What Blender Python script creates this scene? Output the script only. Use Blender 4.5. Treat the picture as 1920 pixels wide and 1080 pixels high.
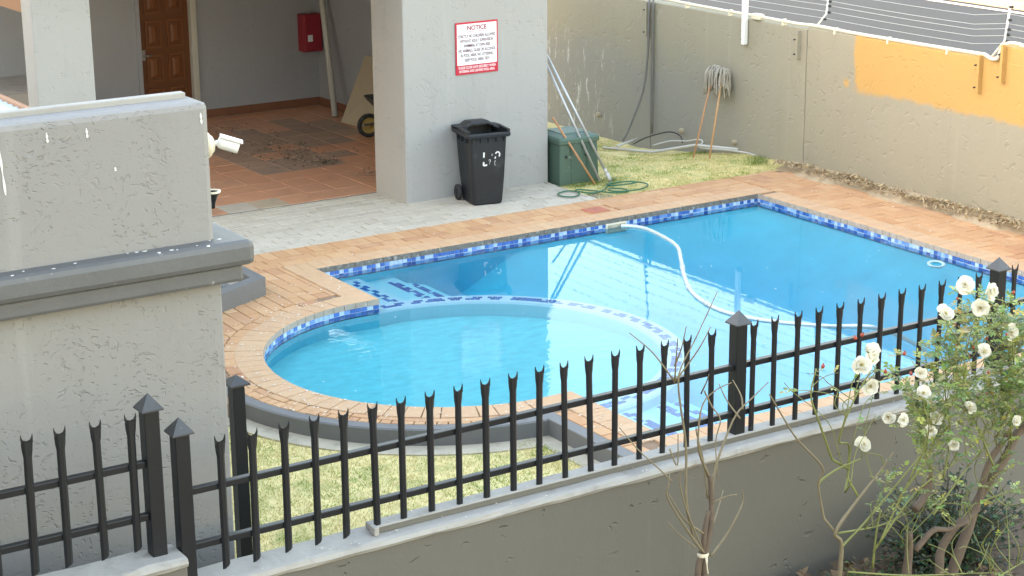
import bpy, bmesh, math, random
import numpy as np
from mathutils import Vector, Matrix
R = math.radians
rng = random.Random(7)
nrg = np.random.default_rng(7)
for o in list(bpy.data.objects): bpy.data.objects.remove(o)
scene = bpy.context.scene
COL = scene.collection

# ------------------------------------------------------------ camera
CAM_F, CAM_PITCH, CAM_YAW, CAM_ROLL, CAM_H = 3562.07/1920*36, R(16.0677), R(32.6835), R(-0.5113), 5.4
cd = bpy.data.cameras.new('camera'); cam = bpy.data.objects.new('camera', cd); COL.objects.link(cam)
cd.lens = CAM_F; cd.sensor_width = 36; cd.clip_start = 0.05; cd.clip_end = 3000
_cp, _sp, _cy, _sy = math.cos(CAM_PITCH), math.sin(CAM_PITCH), math.cos(CAM_YAW), math.sin(CAM_YAW)
FW = Vector((_sy*_cp, _cy*_cp, -_sp)); RT = Vector((_cy, -_sy, 0)); UP = RT.cross(FW)
_c, _s = math.cos(CAM_ROLL), math.sin(CAM_ROLL)
R2 = RT*_c+UP*_s; U2 = UP*_c-RT*_s
cam.matrix_world = Matrix(((R2.x, U2.x, -FW.x, 0), (R2.y, U2.y, -FW.y, 0), (R2.z, U2.z, -FW.z, CAM_H), (0, 0, 0, 1)))
scene.camera = cam

# ------------------------------------------------------------ sky, sun, exposure
SUN_EL = R(14.0); SUN_AZ = math.atan2(-0.985, 0.17)      # low sun from the left, slightly behind the clubhouse
w = bpy.data.worlds.new('World'); scene.world = w; w.use_nodes = True
nt = w.node_tree; bg = nt.nodes['Background']
sky = nt.nodes.new('ShaderNodeTexSky'); sky.sky_type = 'NISHITA'; sky.sun_disc = False
sky.sun_elevation = SUN_EL; sky.sun_rotation = SUN_AZ % (2*math.pi)
sky.air_density = 1.4; sky.dust_density = 1.1; sky.ozone_density = 1.0
nt.links.new(sky.outputs[0], bg.inputs[0]); bg.inputs[1].default_value = 0.15
sd = bpy.data.lights.new('sun', 'SUN'); sun = bpy.data.objects.new('sun', sd); COL.objects.link(sun)
sd.energy = 0.5; sd.angle = R(0.53); sd.color = (1.0, 0.62, 0.30)
_d = Vector((0.985*math.cos(SUN_EL), -0.17*math.cos(SUN_EL), -math.sin(SUN_EL)))
sun.rotation_euler = _d.to_track_quat('-Z', 'Y').to_euler(); sun.location = (-20, 20, 12)
vs = scene.view_settings
vs.view_transform = 'Standard'; vs.look = 'None'; vs.gamma = 1; vs.use_curve_mapping = False
vs.exposure = 3.18
vs.use_white_balance = True; vs.white_balance_temperature = 7600; vs.white_balance_tint = 20
scene.render.engine = 'CYCLES'
scene.cycles.max_bounces = 8; scene.cycles.transparent_max_bounces = 12

# ------------------------------------------------------------ material helpers
MATS = {}
def nodes(name):
    m = bpy.data.materials.new(name); m.use_nodes = True; t = m.node_tree
    b = t.nodes['Principled BSDF']; MATS[name] = m
    return m, t, b
def N(t, typ, **kw):
    n = t.nodes.new(typ)
    for k, v in kw.items():
        if k in n.inputs: n.inputs[k].default_value = v
        else: setattr(n, k, v)
    return n
def noise(t, scale, detail=4, rough=.55, vec=None, stretch=None):
    n = N(t, 'ShaderNodeTexNoise', Scale=scale, Detail=detail, Roughness=rough)
    if vec is None:
        g = N(t, 'ShaderNodeNewGeometry'); vec = g.outputs['Position']
    if stretch:
        mp = N(t, 'ShaderNodeMapping'); mp.inputs['Scale'].default_value = stretch
        t.links.new(vec, mp.inputs[0]); vec = mp.outputs[0]
    t.links.new(vec, n.inputs['Vector']); return n.outputs[0]
def maprange(t, v, a, b, c=0., d=1.):
    n = N(t, 'ShaderNodeMapRange'); n.interpolation_type = 'SMOOTHSTEP'
    for i, x in zip((1, 2, 3, 4), (a, b, c, d)): n.inputs[i].default_value = x
    t.links.new(v, n.inputs[0]); return n.outputs[0]
def math_(t, op, a, b=0.0):
    n = N(t, 'ShaderNodeMath', operation=op)
    for i, x in enumerate((a, b)):
        if isinstance(x, (int, float)): n.inputs[i].default_value = x
        else: t.links.new(x, n.inputs[i])
    return n.outputs[0]
def mixc(t, f, a, b, mode='MIX'):
    n = N(t, 'ShaderNodeMix', data_type='RGBA', blend_type=mode)
    for i, x in ((0, f), (6, a), (7, b)):
        if isinstance(x, (int, float)): n.inputs[i].default_value = x
        elif isinstance(x, tuple): n.inputs[i].default_value = (*x, 1)[:4]
        else: t.links.new(x, n.inputs[i])
    return n.outputs[2]
def bump(t, b, h, strength=.5, dist=.01):
    n = N(t, 'ShaderNodeBump', Strength=strength, Distance=dist); t.links.new(h, n.inputs['Height'])
    if b.inputs['Normal'].is_linked:
        t.links.new(b.inputs['Normal'].links[0].from_socket, n.inputs['Normal'])
    t.links.new(n.outputs[0], b.inputs['Normal'])
def sc(c, k): return tuple(x*k for x in c)
def simple(name, col, rough=.6, var=.12, vscale=6, bscale=0, bstr=.3, bdist=.004, metal=0, spec=.5, dirt=None, stretch=None):
    m, t, b = nodes(name)
    c = mixc(t, noise(t, vscale, 5, stretch=stretch), sc(col, 1-var), sc(col, 1+var))
    if dirt:
        c = mixc(t, maprange(t, noise(t, dirt[1], 6, .65), dirt[2], dirt[3], 0, dirt[4]), c, dirt[0])
    t.links.new(c, b.inputs['Base Color']); b.inputs['Roughness'].default_value = rough
    b.inputs['Metallic'].default_value = metal; b.inputs['Specular IOR Level'].default_value = spec
    if bscale: bump(t, b, noise(t, bscale, 5, .6), bstr, bdist)
    return m
def plaster(name, col, pits=1.0, pscale=13, pdist=.014, var=.1, fine=.35, stain=None, lo=.33, hi=.42):
    """painted rough-cast plaster with trowelled gouges"""
    m, t, b = nodes(name)
    c = mixc(t, noise(t, 1.1, 5, .6), sc(col, 1-var), sc(col, 1+var))
    c = mixc(t, maprange(t, noise(t, 2.2, 6, .7, stretch=(1.6, 1.6, .25)), .52, .8, 0, .35), c, sc(col, .72))
    c = mixc(t, maprange(t, noise(t, 30, 3, .7), .62, .8, 0, .3), c, sc(col, 1.25))
    c = mixc(t, maprange(t, noise(t, 1.0, 4, .6, stretch=(7, 7, .35)), .60, .74, 0, .30), c, sc(col, 1.28))
    c = mixc(t, maprange(t, noise(t, .55, 3, .5), .35, .65, 0, .22), c, sc(col, .82))
    if stain: c = stain(t, c)
    t.links.new(c, b.inputs['Base Color']); b.inputs['Roughness'].default_value = .85
    b.inputs['Specular IOR Level'].default_value = .25
    warp = N(t, 'ShaderNodeTexNoise', Scale=5.0, Detail=2.0)
    g = N(t, 'ShaderNodeNewGeometry'); t.links.new(g.outputs['Position'], warp.inputs['Vector'])
    add = N(t, 'ShaderNodeVectorMath', operation='MULTIPLY_ADD'); add.inputs[1].default_value = (.16, .16, .16)
    t.links.new(warp.outputs['Color'], add.inputs[0]); t.links.new(g.outputs['Position'], add.inputs[2])
    p1 = maprange(t, noise(t, pscale, 2.5, .55, vec=add.outputs[0], stretch=(1, 1, 1.5)), lo, hi)
    mask = maprange(t, noise(t, 2.3, 2), .38, .6, .15, 1)
    h = math_(t, 'MULTIPLY', math_(t, 'SUBTRACT', 1.0, p1), mask)
    h = math_(t, 'MULTIPLY', h, -1.0)
    bump(t, b, noise(t, 5, 4, .6), .25, .02)
    bump(t, b, noise(t, 70, 4, .7), fine, .003)
    bump(t, b, h, pits, pdist)
    return m
def attr_mat(name, rough=.6, attr='col', trans=0, var=.15, spec=.4):
    """colour from a per-face colour attribute"""
    m, t, b = nodes(name)
    a = N(t, 'ShaderNodeAttribute'); a.attribute_name = attr
    c = mixc(t, math_(t, 'MULTIPLY', noise(t, 25, 3), var*2), a.outputs[0], (0, 0, 0))
    t.links.new(c, b.inputs['Base Color']); b.inputs['Roughness'].default_value = rough
    b.inputs['Specular IOR Level'].default_value = spec
    if trans:
        tr = N(t, 'ShaderNodeBsdfTranslucent'); t.links.new(c, tr.inputs[0])
        mx = N(t, 'ShaderNodeMixShader'); mx.inputs[0].default_value = trans
        t.links.new(b.outputs[0], mx.inputs[1]); t.links.new(tr.outputs[0], mx.inputs[2])
        t.links.new(mx.outputs[0], t.nodes['Material Output'].inputs[0])
    return m
def piece_mat(name, cols, rough=.75, vscale=9, bscale=40, stain=None, sheen=.4, var=.14, bstr=.35):
    """bricks / tiles: each piece takes its own tone (object random, or the rnd attribute on joined pieces)"""
    m, t, b = nodes(name)
    oi = N(t, 'ShaderNodeObjectInfo'); a = N(t, 'ShaderNodeAttribute'); a.attribute_name = 'rnd'
    r = math_(t, 'FRACT', math_(t, 'ADD', oi.outputs['Random'], a.outputs['Fac']))
    cr = N(t, 'ShaderNodeValToRGB'); t.links.new(r, cr.inputs[0])
    el = cr.color_ramp.elements
    while len(el) < len(cols): el.new(.5)
    for i, (e, c) in enumerate(zip(el, cols)): e.position = i/(len(cols)-1); e.color = (*c, 1)
    n = noise(t, vscale, 6, .65)
    c = mixc(t, n, (1-var,)*3, (1+var,)*3)
    c = mixc(t, 1.0, cr.outputs[0], c, 'MULTIPLY')
    if stain: c = stain(t, c)
    t.links.new(c, b.inputs['Base Color']); b.inputs['Roughness'].default_value = rough
    b.inputs['Specular IOR Level'].default_value = sheen
    bump(t, b, noise(t, bscale, 5, .65), bstr, .004)
    return m

# ------------------------------------------------------------ mesh helpers
class MB:
    def __init__(s): s.v = []; s.f = []; s.m = []; s.c = []; s.sm = []
    def add(s, vs_, fs, mi=0, col=None, smooth=False):
        o = len(s.v); s.v += [tuple(v) for v in vs_]
        for f in fs: s.f.append(tuple(i+o for i in f)); s.m.append(mi); s.c.append(col); s.sm.append(smooth)
        return s
    def box(s, x0, x1, y0, y1, z0, z1, mi=0, M=None, col=None):
        P = [(x, y, z) for z in (z0, z1) for (x, y) in ((x0, y0), (x1, y0), (x1, y1), (x0, y1))]
        if M: P = [M @ Vector(p) for p in P]
        return s.add(P, [(3, 2, 1, 0), (4, 5, 6, 7), (0, 1, 5, 4), (1, 2, 6, 5), (2, 3, 7, 6), (3, 0, 4, 7)], mi, col)
    def bbox(s, x0, x1, y0, y1, z0, z1, b=.01, mi=0, M=None):
        """box with all edges chamfered by b"""
        bm = bmesh.new(); bmesh.ops.create_cube(bm, size=1)
        for v in bm.verts:
            v.co = Vector(((x0+x1)/2+v.co.x*(x1-x0), (y0+y1)/2+v.co.y*(y1-y0), (z0+z1)/2+v.co.z*(z1-z0)))
        bmesh.ops.bevel(bm, geom=list(bm.edges), offset=b, segments=2, affect='EDGES', profile=.5)
        bm.verts.index_update()
        P = [(M @ v.co) if M else v.co.copy() for v in bm.verts]
        s.add(P, [[v.index for v in f.verts] for f in bm.faces], mi); bm.free(); return s
    def prism(s, poly, z0, z1, mi=0, col=None, caps=(1, 1)):
        n = len(poly); P = [(x, y, z0) for x, y in poly]+[(x, y, z1) for x, y in poly]
        F = [(i, (i+1) % n, (i+1) % n+n, i+n) for i in range(n)]
        if caps[0]: F.append(tuple(range(n-1, -1, -1)))
        if caps[1]: F.append(tuple(range(n, 2*n)))
        return s.add(P, F, mi, col)
    def tube(s, pts, rad, n=8, mi=0, cap=True, smooth=True, col=None):
        pts = [Vector(p) for p in pts]; k = len(pts)
        if isinstance(rad, (int, float)): rad = [rad]*k
        P = []; prev = None
        for i, p in enumerate(pts):
            t_ = (pts[min(i+1, k-1)]-pts[max(i-1, 0)])
            t_ = t_.normalized() if t_.length > 1e-9 else Vector((0, 0, 1))
            if prev is None:
                a = Vector((0, 0, 1)) if abs(t_.z) < .9 else Vector((1, 0, 0)); u = t_.cross(a).normalized()
            else:
                u = prev-t_*prev.dot(t_); u = u.normalized() if u.length > 1e-6 else t_.orthogonal().normalized()
            prev = u; v = t_.cross(u)
            for j in range(n):
                a = 2*math.pi*j/n; P.append(p+(u*math.cos(a)+v*math.sin(a))*rad[i])
        F = [(i*n+j, i*n+(j+1) % n, (i+1)*n+(j+1) % n, (i+1)*n+j) for i in range(k-1) for j in range(n)]
        s.add(P, F, mi, col, smooth)
        if cap:
            o = len(s.v)-len(P)
            s.f += [tuple(o+j for j in range(n-1, -1, -1)), tuple(o+(k-1)*n+j for j in range(n))]
            s.m += [mi, mi]; s.c += [col, col]; s.sm += [False, False]
        return s
    def lathe(s, prof, n=24, mi=0, M=None, smooth=True):
        """prof = [(r,z)...] round the z axis"""
        P = []
        for r, z in prof:
            for j in range(n):
                a = 2*math.pi*j/n; p = Vector((r*math.cos(a), r*math.sin(a), z)); P.append(M @ p if M else p)
        F = [(i*n+j, i*n+(j+1) % n, (i+1)*n+(j+1) % n, (i+1)*n+j) for i in range(len(prof)-1) for j in range(n)]
        return s.add(P, F, mi, None, smooth)
    def build(s, name, mat=None, parent=None, rnd=None):
        me = bpy.data.meshes.new(name)
        me.from_pydata(s.v, [], s.f)
        for m in (mat if isinstance(mat, (list, tuple)) else [mat]):
            if m: me.materials.append(m)
        me.polygons.foreach_set('material_index', s.m); me.polygons.foreach_set('use_smooth', s.sm)
        if any(c is not None for c in s.c):
            at = me.attributes.new('col', 'FLOAT_COLOR', 'FACE')
            at.data.foreach_set('color', np.array([(*(c or (1, 1, 1)), 1) for c in s.c], 'f').ravel())
        if rnd is not None:
            at = me.attributes.new('rnd', 'FLOAT', 'FACE'); at.data.foreach_set('value', np.array(rnd, 'f'))
        me.update()
        return obj(name, me, parent)
def obj(name, me, parent=None):
    o = bpy.data.objects.new(name, me); COL.objects.link(o)
    if parent: o.parent = parent; o.matrix_parent_inverse = Matrix.Translation(parent.location).inverted() if parent.type == 'EMPTY' and parent.get('local') is None else Matrix()
    return o
def thing(name, label, cat, loc=(0, 0, 0), group=None):
    o = bpy.data.objects.new(name, None); COL.objects.link(o); o.location = loc; o.empty_display_size = .1
    return tag(o, label, cat, group)
def tag(o, label, cat, group=None):
    o['label'] = label; o['category'] = cat
    if group: o['group'] = group
    return o
def struct(o): o['kind'] = 'structure'; return o
def stuff(o): o['kind'] = 'stuff'; return o
def arc(cx, cy, r, a0, a1, n): return [(cx+r*math.cos(R(a0+(a1-a0)*i/n)), cy+r*math.sin(R(a0+(a1-a0)*i/n))) for i in range(n+1)]
def catmull(P, k=6):
    P = [Vector(p) for p in P]; Q = [P[0]*2-P[1]]+P+[P[-1]*2-P[-2]]; out = []
    for i in range(1, len(Q)-2):
        a, b, c, d = Q[i-1:i+3]
        for j in range(k):
            t = j/k; out.append(.5*((2*b)+(c-a)*t+(2*a-5*b+4*c-d)*t*t+(3*b-a-3*c+d)*t**3))
    return out+[P[-1]]

# ------------------------------------------------------------ materials
def st_boundary(t, c):
    g = N(t, 'ShaderNodeNewGeometry'); s = N(t, 'ShaderNodeSeparateXYZ'); t.links.new(g.outputs['Position'], s.inputs[0])
    n = noise(t, 1.4, 5, .65)
    yy = maprange(t, math_(t, 'ADD', s.outputs[1], math_(t, 'MULTIPLY', n, 2.5)), 19.6, 23.0)
    zz = maprange(t, math_(t, 'ADD', s.outputs[2], math_(t, 'MULTIPLY', n, .9)), 1.9, 1.0)
    damp = math_(t, 'MULTIPLY', yy, zz)
    c = mixc(t, math_(t, 'MULTIPLY', damp, .8), c, (.255, .25, .24))
    # orange sunlight put into the wall colour at upper right, ragged edge
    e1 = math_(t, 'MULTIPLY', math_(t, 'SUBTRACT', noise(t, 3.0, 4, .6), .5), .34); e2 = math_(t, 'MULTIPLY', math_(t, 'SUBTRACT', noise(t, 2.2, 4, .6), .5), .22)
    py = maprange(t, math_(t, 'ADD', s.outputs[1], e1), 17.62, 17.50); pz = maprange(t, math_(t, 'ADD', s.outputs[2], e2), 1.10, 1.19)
    sun_patch = math_(t, 'MULTIPLY', py, pz)
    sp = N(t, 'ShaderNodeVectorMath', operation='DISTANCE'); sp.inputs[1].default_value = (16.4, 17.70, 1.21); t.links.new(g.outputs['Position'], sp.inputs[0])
    sun_patch = math_(t, 'MAXIMUM', sun_patch, maprange(t, math_(t, 'ADD', sp.outputs['Value'], math_(t, 'MULTIPLY', e1, .3)), .075, .03, 0, .8))
    c = mixc(t, sun_patch, c, (.50, .295, .105))
    salt = maprange(t, noise(t, 9, 6, .75, stretch=(1, 1, .3)), .54, .66)
    reg = math_(t, 'MULTIPLY', maprange(t, s.outputs[1], 22.2, 23.6), maprange(t, s.outputs[2], 1.3, .9))
    return mixc(t, math_(t, 'MULTIPLY', math_(t, 'MULTIPLY', salt, reg), .75), c, (.6, .6, .58))
M_near = plaster('plaster_near', (.272, .265, .257), pits=.8, pscale=28, pdist=.0062, lo=.31, hi=.44)
M_col = plaster('plaster_column', (.345, .34, .33), pits=.5, pscale=11, pdist=.010, var=.07)
M_inner = plaster('plaster_inner', (.335, .342, .372), pits=.4, pscale=11, pdist=.010)
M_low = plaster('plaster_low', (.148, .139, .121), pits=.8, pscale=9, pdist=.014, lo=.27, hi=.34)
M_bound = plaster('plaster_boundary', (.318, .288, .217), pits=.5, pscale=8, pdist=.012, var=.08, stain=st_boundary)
M_ledge = simple('ledge_paint', (.115, .117, .12), .55, .15, 3, 8, .35, .02, dirt=((.45, .44, .41), 14, .66, .74, .7))
M_coping = simple('coping_cement', (.34, .325, .30), .85, .20, 3, 14, .4, .012, dirt=((.19, .18, .16), 5.5, .5, .72, .6))
M_kerb = simple('kerb_paint', (.148, .146, .141), .6, .14, 4, 12, .3, .008, dirt=((.55, .54, .5), 22, .68, .74, .7))
M_black = simple('black_metal', (.0068, .0088, .0125), .42, .25, 8, 60, .15, .002, dirt=((.09, .088, .085), 18, .66, .78, .35))
M_cap = simple('cap_metal', (.055, .057, .06), .45, .25, 12, 40, .15, .002, dirt=((.5, .5, .48), 30, .66, .72, .6))
M_white = simple('white_plastic', (.74, .75, .74), .4, .05, 5)
M_cream = simple('cream_plastic', (.66, .60, .47), .45, .08, 5)
M_stub = simple('stub', (.36, .31, .22), .8, .15, 9)
M_pvc = simple('pvc_white', (.50, .49, .46), .4, .06, 4, dirt=((.3, .27, .23), 6, .58, .8, .5))
M_alu = simple('aluminium', (.42, .43, .43), .42, .1, 5, metal=.5)
M_red = simple('red_paint', (.30, .018, .035), .4, .12, 4)
M_door = simple('door_wood', (.15, .052, .020), .35, .3, 9, 30, .2, .003, stretch=(14, 14, 1.2))
M_doorlight = simple('door_panel_wood', (.20, .070, .026), .35, .3, 9, 30, .2, .003, stretch=(14, 14, 1.2))
M_jamb = simple('jamb_paint', (.5, .48, .43), .6, .1, 4)
M_timber = simple('timber', (.22, .10, .05), .6, .25, 6, stretch=(1, 8, 8))
M_board = simple('chipboard', (.44, .36, .26), .8, .08, 7, 60, .2, .002)
M_bin = simple('bin_plastic', (.0075, .010, .014), .5, .2, 5, 90, .15, .002, dirt=((.12, .12, .115), 7, .54, .8, .3))
M_rubber = simple('rubber', (.025, .026, .028), .75, .2, 12, dirt=((.15, .14, .12), 15, .5, .75, .5))
M_paint = simple('white_paint', (.75, .75, .73), .6, .08, 20)
M_green = simple('green_box', (.062, .115, .085), .55, .12, 4, 20, .2, .004, dirt=((.33, .36, .33), 10, .60, .72, .5))
M_hoseg = simple('hose_green', (.02, .13, .07), .4, .15, 8)
M_orange = simple('orange_wood', (.42, .21, .10), .6, .15, 12)
M_handle = simple('mop_wood', (.50, .27, .12), .6, .12, 12)
M_mop = simple('mop_cotton', (.36, .325, .27), .95, .22, 30, 80, .4, .004)
M_yellow = simple('yellow_rim', (.42, .29, .09), .5, .12, 10)
M_tray = simple('barrow_tray', (.05, .05, .048), .5, .3, 8, dirt=((.4, .38, .33), 12, .5, .7, .6))
M_steel = simple('steel', (.35, .35, .35), .45, .12, 9, metal=.7)
M_hosew = simple('hose_pool', (.50, .56, .54), .4, .1, 10)
M_asphalt = simple('asphalt', (.048, .050, .053), .9, .08, .5, 50, .5, .006)
M_verge = simple('verge', (.34, .28, .2), .95, .2, 2, 20, .5, .02)
M_soil = simple('soil', (.13, .095, .065), .95, .3, 6, 25, .8, .03)
M_sand = simple('sand', (.40, .345, .27), .95, .14, 9, 60, .5, .008, dirt=((.2, .16, .11), 8, .55, .7, .6))
M_strip = simple('strip_earth', (.44, .335, .215), .95, .2, 9, 60, .6, .01, dirt=((.27, .19, .11), 8, .5, .66, .7))
M_thatch = simple('lawn_base', (.72, .59, .28), .95, .3, 9, 45, .8, .02, dirt=((.36, .38, .14), 4, .48, .62, .6))
M_concrete = simple('concrete', (.44, .385, .29), .9, .2, 5, 40, .4, .006, dirt=((.22, .19, .14), 6, .5, .7, .5))
M_bounce = simple('bounce_paving', (.46, .40, .32), .9, .12, 3, 40, .4, .006)
M_roofblue = simple('roof_sheet', (.50, .60, .68), .35, .05, 3)
M_fascia = simple('fascia', (.40, .20, .11), .5, .1, 4)
M_shadeblock = simple('shade_block_wall', (.62, .55, .43), .9, .08, 1.5)
M_rooftile = simple('roof_tile', (.16, .09, .065), .8, .15, 3)
M_glass = simple('dark_glass', (.03, .035, .04), .1, .05, 3)
M_ceiling = simple('ceiling', (.66, .64, .60), .8, .08, 3)
M_insul = simple('insulator', (.02, .02, .022), .4, .1, 10)
M_wire = simple('wire', (.62, .6, .55), .4, .05, 5, metal=.6)
M_bark = simple('bark', (.125, .090, .066), .85, .3, 22, 50, .6, .006)
M_barkg = simple('bark_young', (.19, .155, .095), .7, .25, 20, 60, .3, .003)
M_stem = simple('green_stem', (.17, .185, .055), .6, .25, 9)
M_leaf = attr_mat('leaf', .45, trans=.28, var=.12)
M_grass = attr_mat('grass_blade', .7, trans=.25, var=.1)
M_bit = attr_mat('bits', .9, var=.1)
M_petal = attr_mat('petal', .6, trans=.30, var=.03)
M_tile = attr_mat('mosaic', .18, var=.12, spec=.6)
M_grout = simple('grout', (.50, .54, .56), .7, .1, 20)
M_mortar = simple('mortar', (.25, .16, .10), .95, .15, 14, 60, .5, .006)
M_mortarg = simple('mortar_grey', (.20, .185, .155), .95, .15, 14, 60, .5, .006)

def st_brick(t, c):
    c = mixc(t, maprange(t, noise(t, 1.7, 5, .6), .5, .75, 0, .5), c, (.55, .36, .22))
    return mixc(t, maprange(t, noise(t, 16, 5, .7), .62, .74, 0, .55), c, (.62, .52, .42))
M_brick = piece_mat('brick', [(.50, .275, .14), (.53, .295, .15), (.56, .335, .18), (.49, .255, .125), (.54, .31, .165), (.44, .22, .115)], .8, stain=st_brick)
M_copebrick = piece_mat('coping_brick', [(.52, .325, .19), (.54, .34, .20), (.52, .315, .18), (.55, .36, .215)], .8, stain=st_brick)
M_paver = piece_mat('paver', [(.47, .42, .34), (.50, .45, .37), (.44, .39, .315), (.51, .46, .375)], .85,
    stain=lambda t, c: mixc(t, maprange(t, noise(t, 9, 6, .75), .60, .73, 0, .6), c, (.56, .54, .49)))
def st_floor(t, c):
    g = N(t, 'ShaderNodeNewGeometry'); s = N(t, 'ShaderNodeSeparateXYZ'); t.links.new(g.outputs['Position'], s.inputs[0])
    return mixc(t, maprange(t, noise(t, 1.2, 6, .7), .48, .72, 0, .5), c, (.33, .20, .145))
M_ftile = piece_mat('floor_tile', [(.56, .275, .165), (.59, .295, .175), (.54, .26, .155), (.60, .305, .185)], .34, 3, 14, stain=st_floor, sheen=.5, bstr=.12)
M_ftiledirty = piece_mat('floor_tile_dirty', [(.34, .23, .175), (.38, .25, .185), (.30, .21, .165)], .42, 5, 14, sheen=.5, var=.3, bstr=.12)
M_ftilepale = piece_mat('floor_tile_worn', [(.36, .26, .17), (.42, .32, .22), (.46, .42, .36)], .5, 5, 14, sheen=.5, var=.3, bstr=.12)
M_skirt = piece_mat('skirting_tile', [(.22, .095, .055), (.20, .085, .05)], .5, 6, 20)

# pool plaster and water
M_shell = simple('pool_plaster', (.03, .66, .76), .8, .16, 2.4, 30, .15, .004)
M_kid = simple('pool_plaster_shallow', (.29, .70, .72), .8, .26, 6.0, 30, .15, .004, stretch=(1, 1.8, 1))  # stretched mottling paints in the ripple caustics on the shallow floor
M_shellring = simple('pool_plaster_pale', (.52, .72, .78), .8, .06, 3)
def make_water():
    m, t, b = nodes('water'); t.nodes.remove(b); out = t.nodes['Material Output']
    fr = N(t, 'ShaderNodeFresnel', IOR=1.33); gl = N(t, 'ShaderNodeBsdfGlossy', Roughness=0.0); tr = N(t, 'ShaderNodeBsdfTransparent')
    mx = N(t, 'ShaderNodeMixShader')
    g = N(t, 'ShaderNodeNewGeometry')
    d = N(t, 'ShaderNodeVectorMath', operation='DISTANCE'); d.inputs[1].default_value = (8.9, 13.9, -.12)
    t.links.new(g.outputs['Position'], d.inputs[0])
    amp = maprange(t, d.outputs['Value'], 2.6, .9, .06, 1.0)
    h = math_(t, 'ADD', math_(t, 'MULTIPLY', noise(t, 7.0, 2, .5, stretch=(1, 1.5, 1)), amp), math_(t, 'MULTIPLY', noise(t, 2.0, 1), .10))
    bp = N(t, 'ShaderNodeBump', Strength=.20, Distance=.010); t.links.new(h, bp.inputs['Height'])
    for n in (fr, gl): t.links.new(bp.outputs[0], n.inputs['Normal'])
    t.links.new(fr.outputs[0], mx.inputs[0]); t.links.new(tr.outputs[0], mx.inputs[1]); t.links.new(gl.outputs[0], mx.inputs[2])
    t.links.new(mx.outputs[0], out.inputs['Surface'])
    return m
M_water = make_water()
def make_body():
    m, t, b = nodes('water_body'); t.nodes.remove(b); out = t.nodes['Material Output']
    tr = N(t, 'ShaderNodeBsdfTransparent'); t.links.new(tr.outputs[0], out.inputs['Surface'])
    ab = N(t, 'ShaderNodeVolumeAbsorption', Density=1.0); ab.inputs[0].default_value = (.10, .935, .975, 1); ab.inputs['Density'].default_value = 1.7
    t.links.new(ab.outputs[0], out.inputs['Volume'])
    return m
M_body = make_body()

# ============================================================ SETTING
WZ = -.110                                    # water level
PX0, PX1, PY0, PY1 = 8.80, 14.91, 11.44, 17.60   # main basin
CX, CY, CR = 8.603, 14.502, 1.72              # round paddling pool
LAWN = -.155

# far ground, one sheet with a hole-free lower level; courtyard pieces sit above it
g_ = MB(); g_.box(-400, 900, -400, 900, -2.6, -2.5); struct(g_.build('ground', M_verge))
rd = MB(); rd.box(16.75, 31.0, -120, 300, -.6, -.2); struct(rd.build('road', M_asphalt))
ln = MB(); ln.box(30.55, 30.72, -120, 300, -.196, -.19)
o = struct(ln.build('road_marking', M_paint))
dw = MB(); dw.box(-14, 6.0, 14.0, 60, -1, -.05); dw.box(6.0, 16.3, 26.4, 60, -1, -.055); dw.box(-3, 2.0, 8.6, 14.0, -1, -.06); struct(dw.build('bounce_ground', M_bounce))  # pale ground added to bounce light onto the left-facing walls
vg = MB(); vg.box(31.0, 31.25, -120, 300, -.6, -.08); struct(vg.build('road_kerb', M_concrete))
vg = MB(); vg.box(31.25, 400, -120, 300, -.7, -.11); struct(vg.build('verge', M_verge))
# garden bed in front of the low wall
so = MB()
nx, ny = 60, 30
P = []; F = []
for j in range(ny+1):
    for i in range(nx+1):
        x = -2+14*i/nx; y = 2.0+6.45*j/ny
        z = .24+.05*math.sin(x*3.1+y)*math.cos(y*2.7)+rng.uniform(-.025, .025)
        P.append((x, y, z))
for j in range(ny):
    for i in range(nx): a = j*(nx+1)+i; F.append((a, a+1, a+nx+2, a+nx+1))
so.add(P, F, smooth=True); struct(so.build('garden_bed', M_soil))

# lawn base (lower level beside the paddling pool)
lb = MB(); lb.box(2, 8.3, 8.55, 13.2, -1, LAWN); lb.box(2, 6.6, 13.2, 16, -1, LAWN-.002)
lawn_base = struct(lb.build('lawn', M_thatch))
# grass strip beside the pump box and boundary wall, falling away into the far corner
def gz(x, y):
    return -.015-.05*max(0, min(1, (y-19)/1.5))-.30*max(0, min(1, (x-14)/2.2))*max(0, min(1, (y-19.6)/2.4))
P = []; F = []; nx, ny = 24, 44
for j in range(ny+1):
    for i in range(nx+1):
        x = 13.0+3.45*i/nx; y = 18.44+7*j/ny; P.append((x, y, gz(x, y)+rng.uniform(-.006, .006)))
for j in range(ny):
    for i in range(nx): a = j*(nx+1)+i; F.append((a, a+1, a+nx+2, a+nx+1))
gb = MB(); gb.add(P, F, smooth=True); struct(gb.build('grass_ground', M_thatch))
# bare earth strip under the boundary wall
P = []; F = []; nx, ny = 8, 90
for j in range(ny+1):
    for i in range(nx+1):
        x = 15.9+.55*i/nx; y = 9+9.6*j/ny; u = i/nx
        P.append((x, y, -.03+.06*math.sin(u*math.pi)*(.5+.5*math.sin(y*4.3+math.sin(y*9)))+.07*u+rng.uniform(-.01, .012)))
for j in range(ny):
    for i in range(nx): a = j*(nx+1)+i; F.append((a, a+1, a+nx+2, a+nx+1))
eb = MB(); eb.add(P, F, smooth=True); struct(eb.build('earth_strip', M_strip))
# concrete apron between kerb and lawn
ap = MB()
po = arc(8.5, 14.5, 2.40, 150, 262, 40); pi_ = arc(8.5, 14.5, 2.1, 150, 262, 40)
for i in range(40): ap.prism([pi_[i], po[i], po[i+1], pi_[i+1]], -.5, LAWN+.012)
ap.box(8.08, 8.3, 8.65, 12.42, -.5, LAWN+.010)
struct(ap.build('apron', M_concrete))

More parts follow.
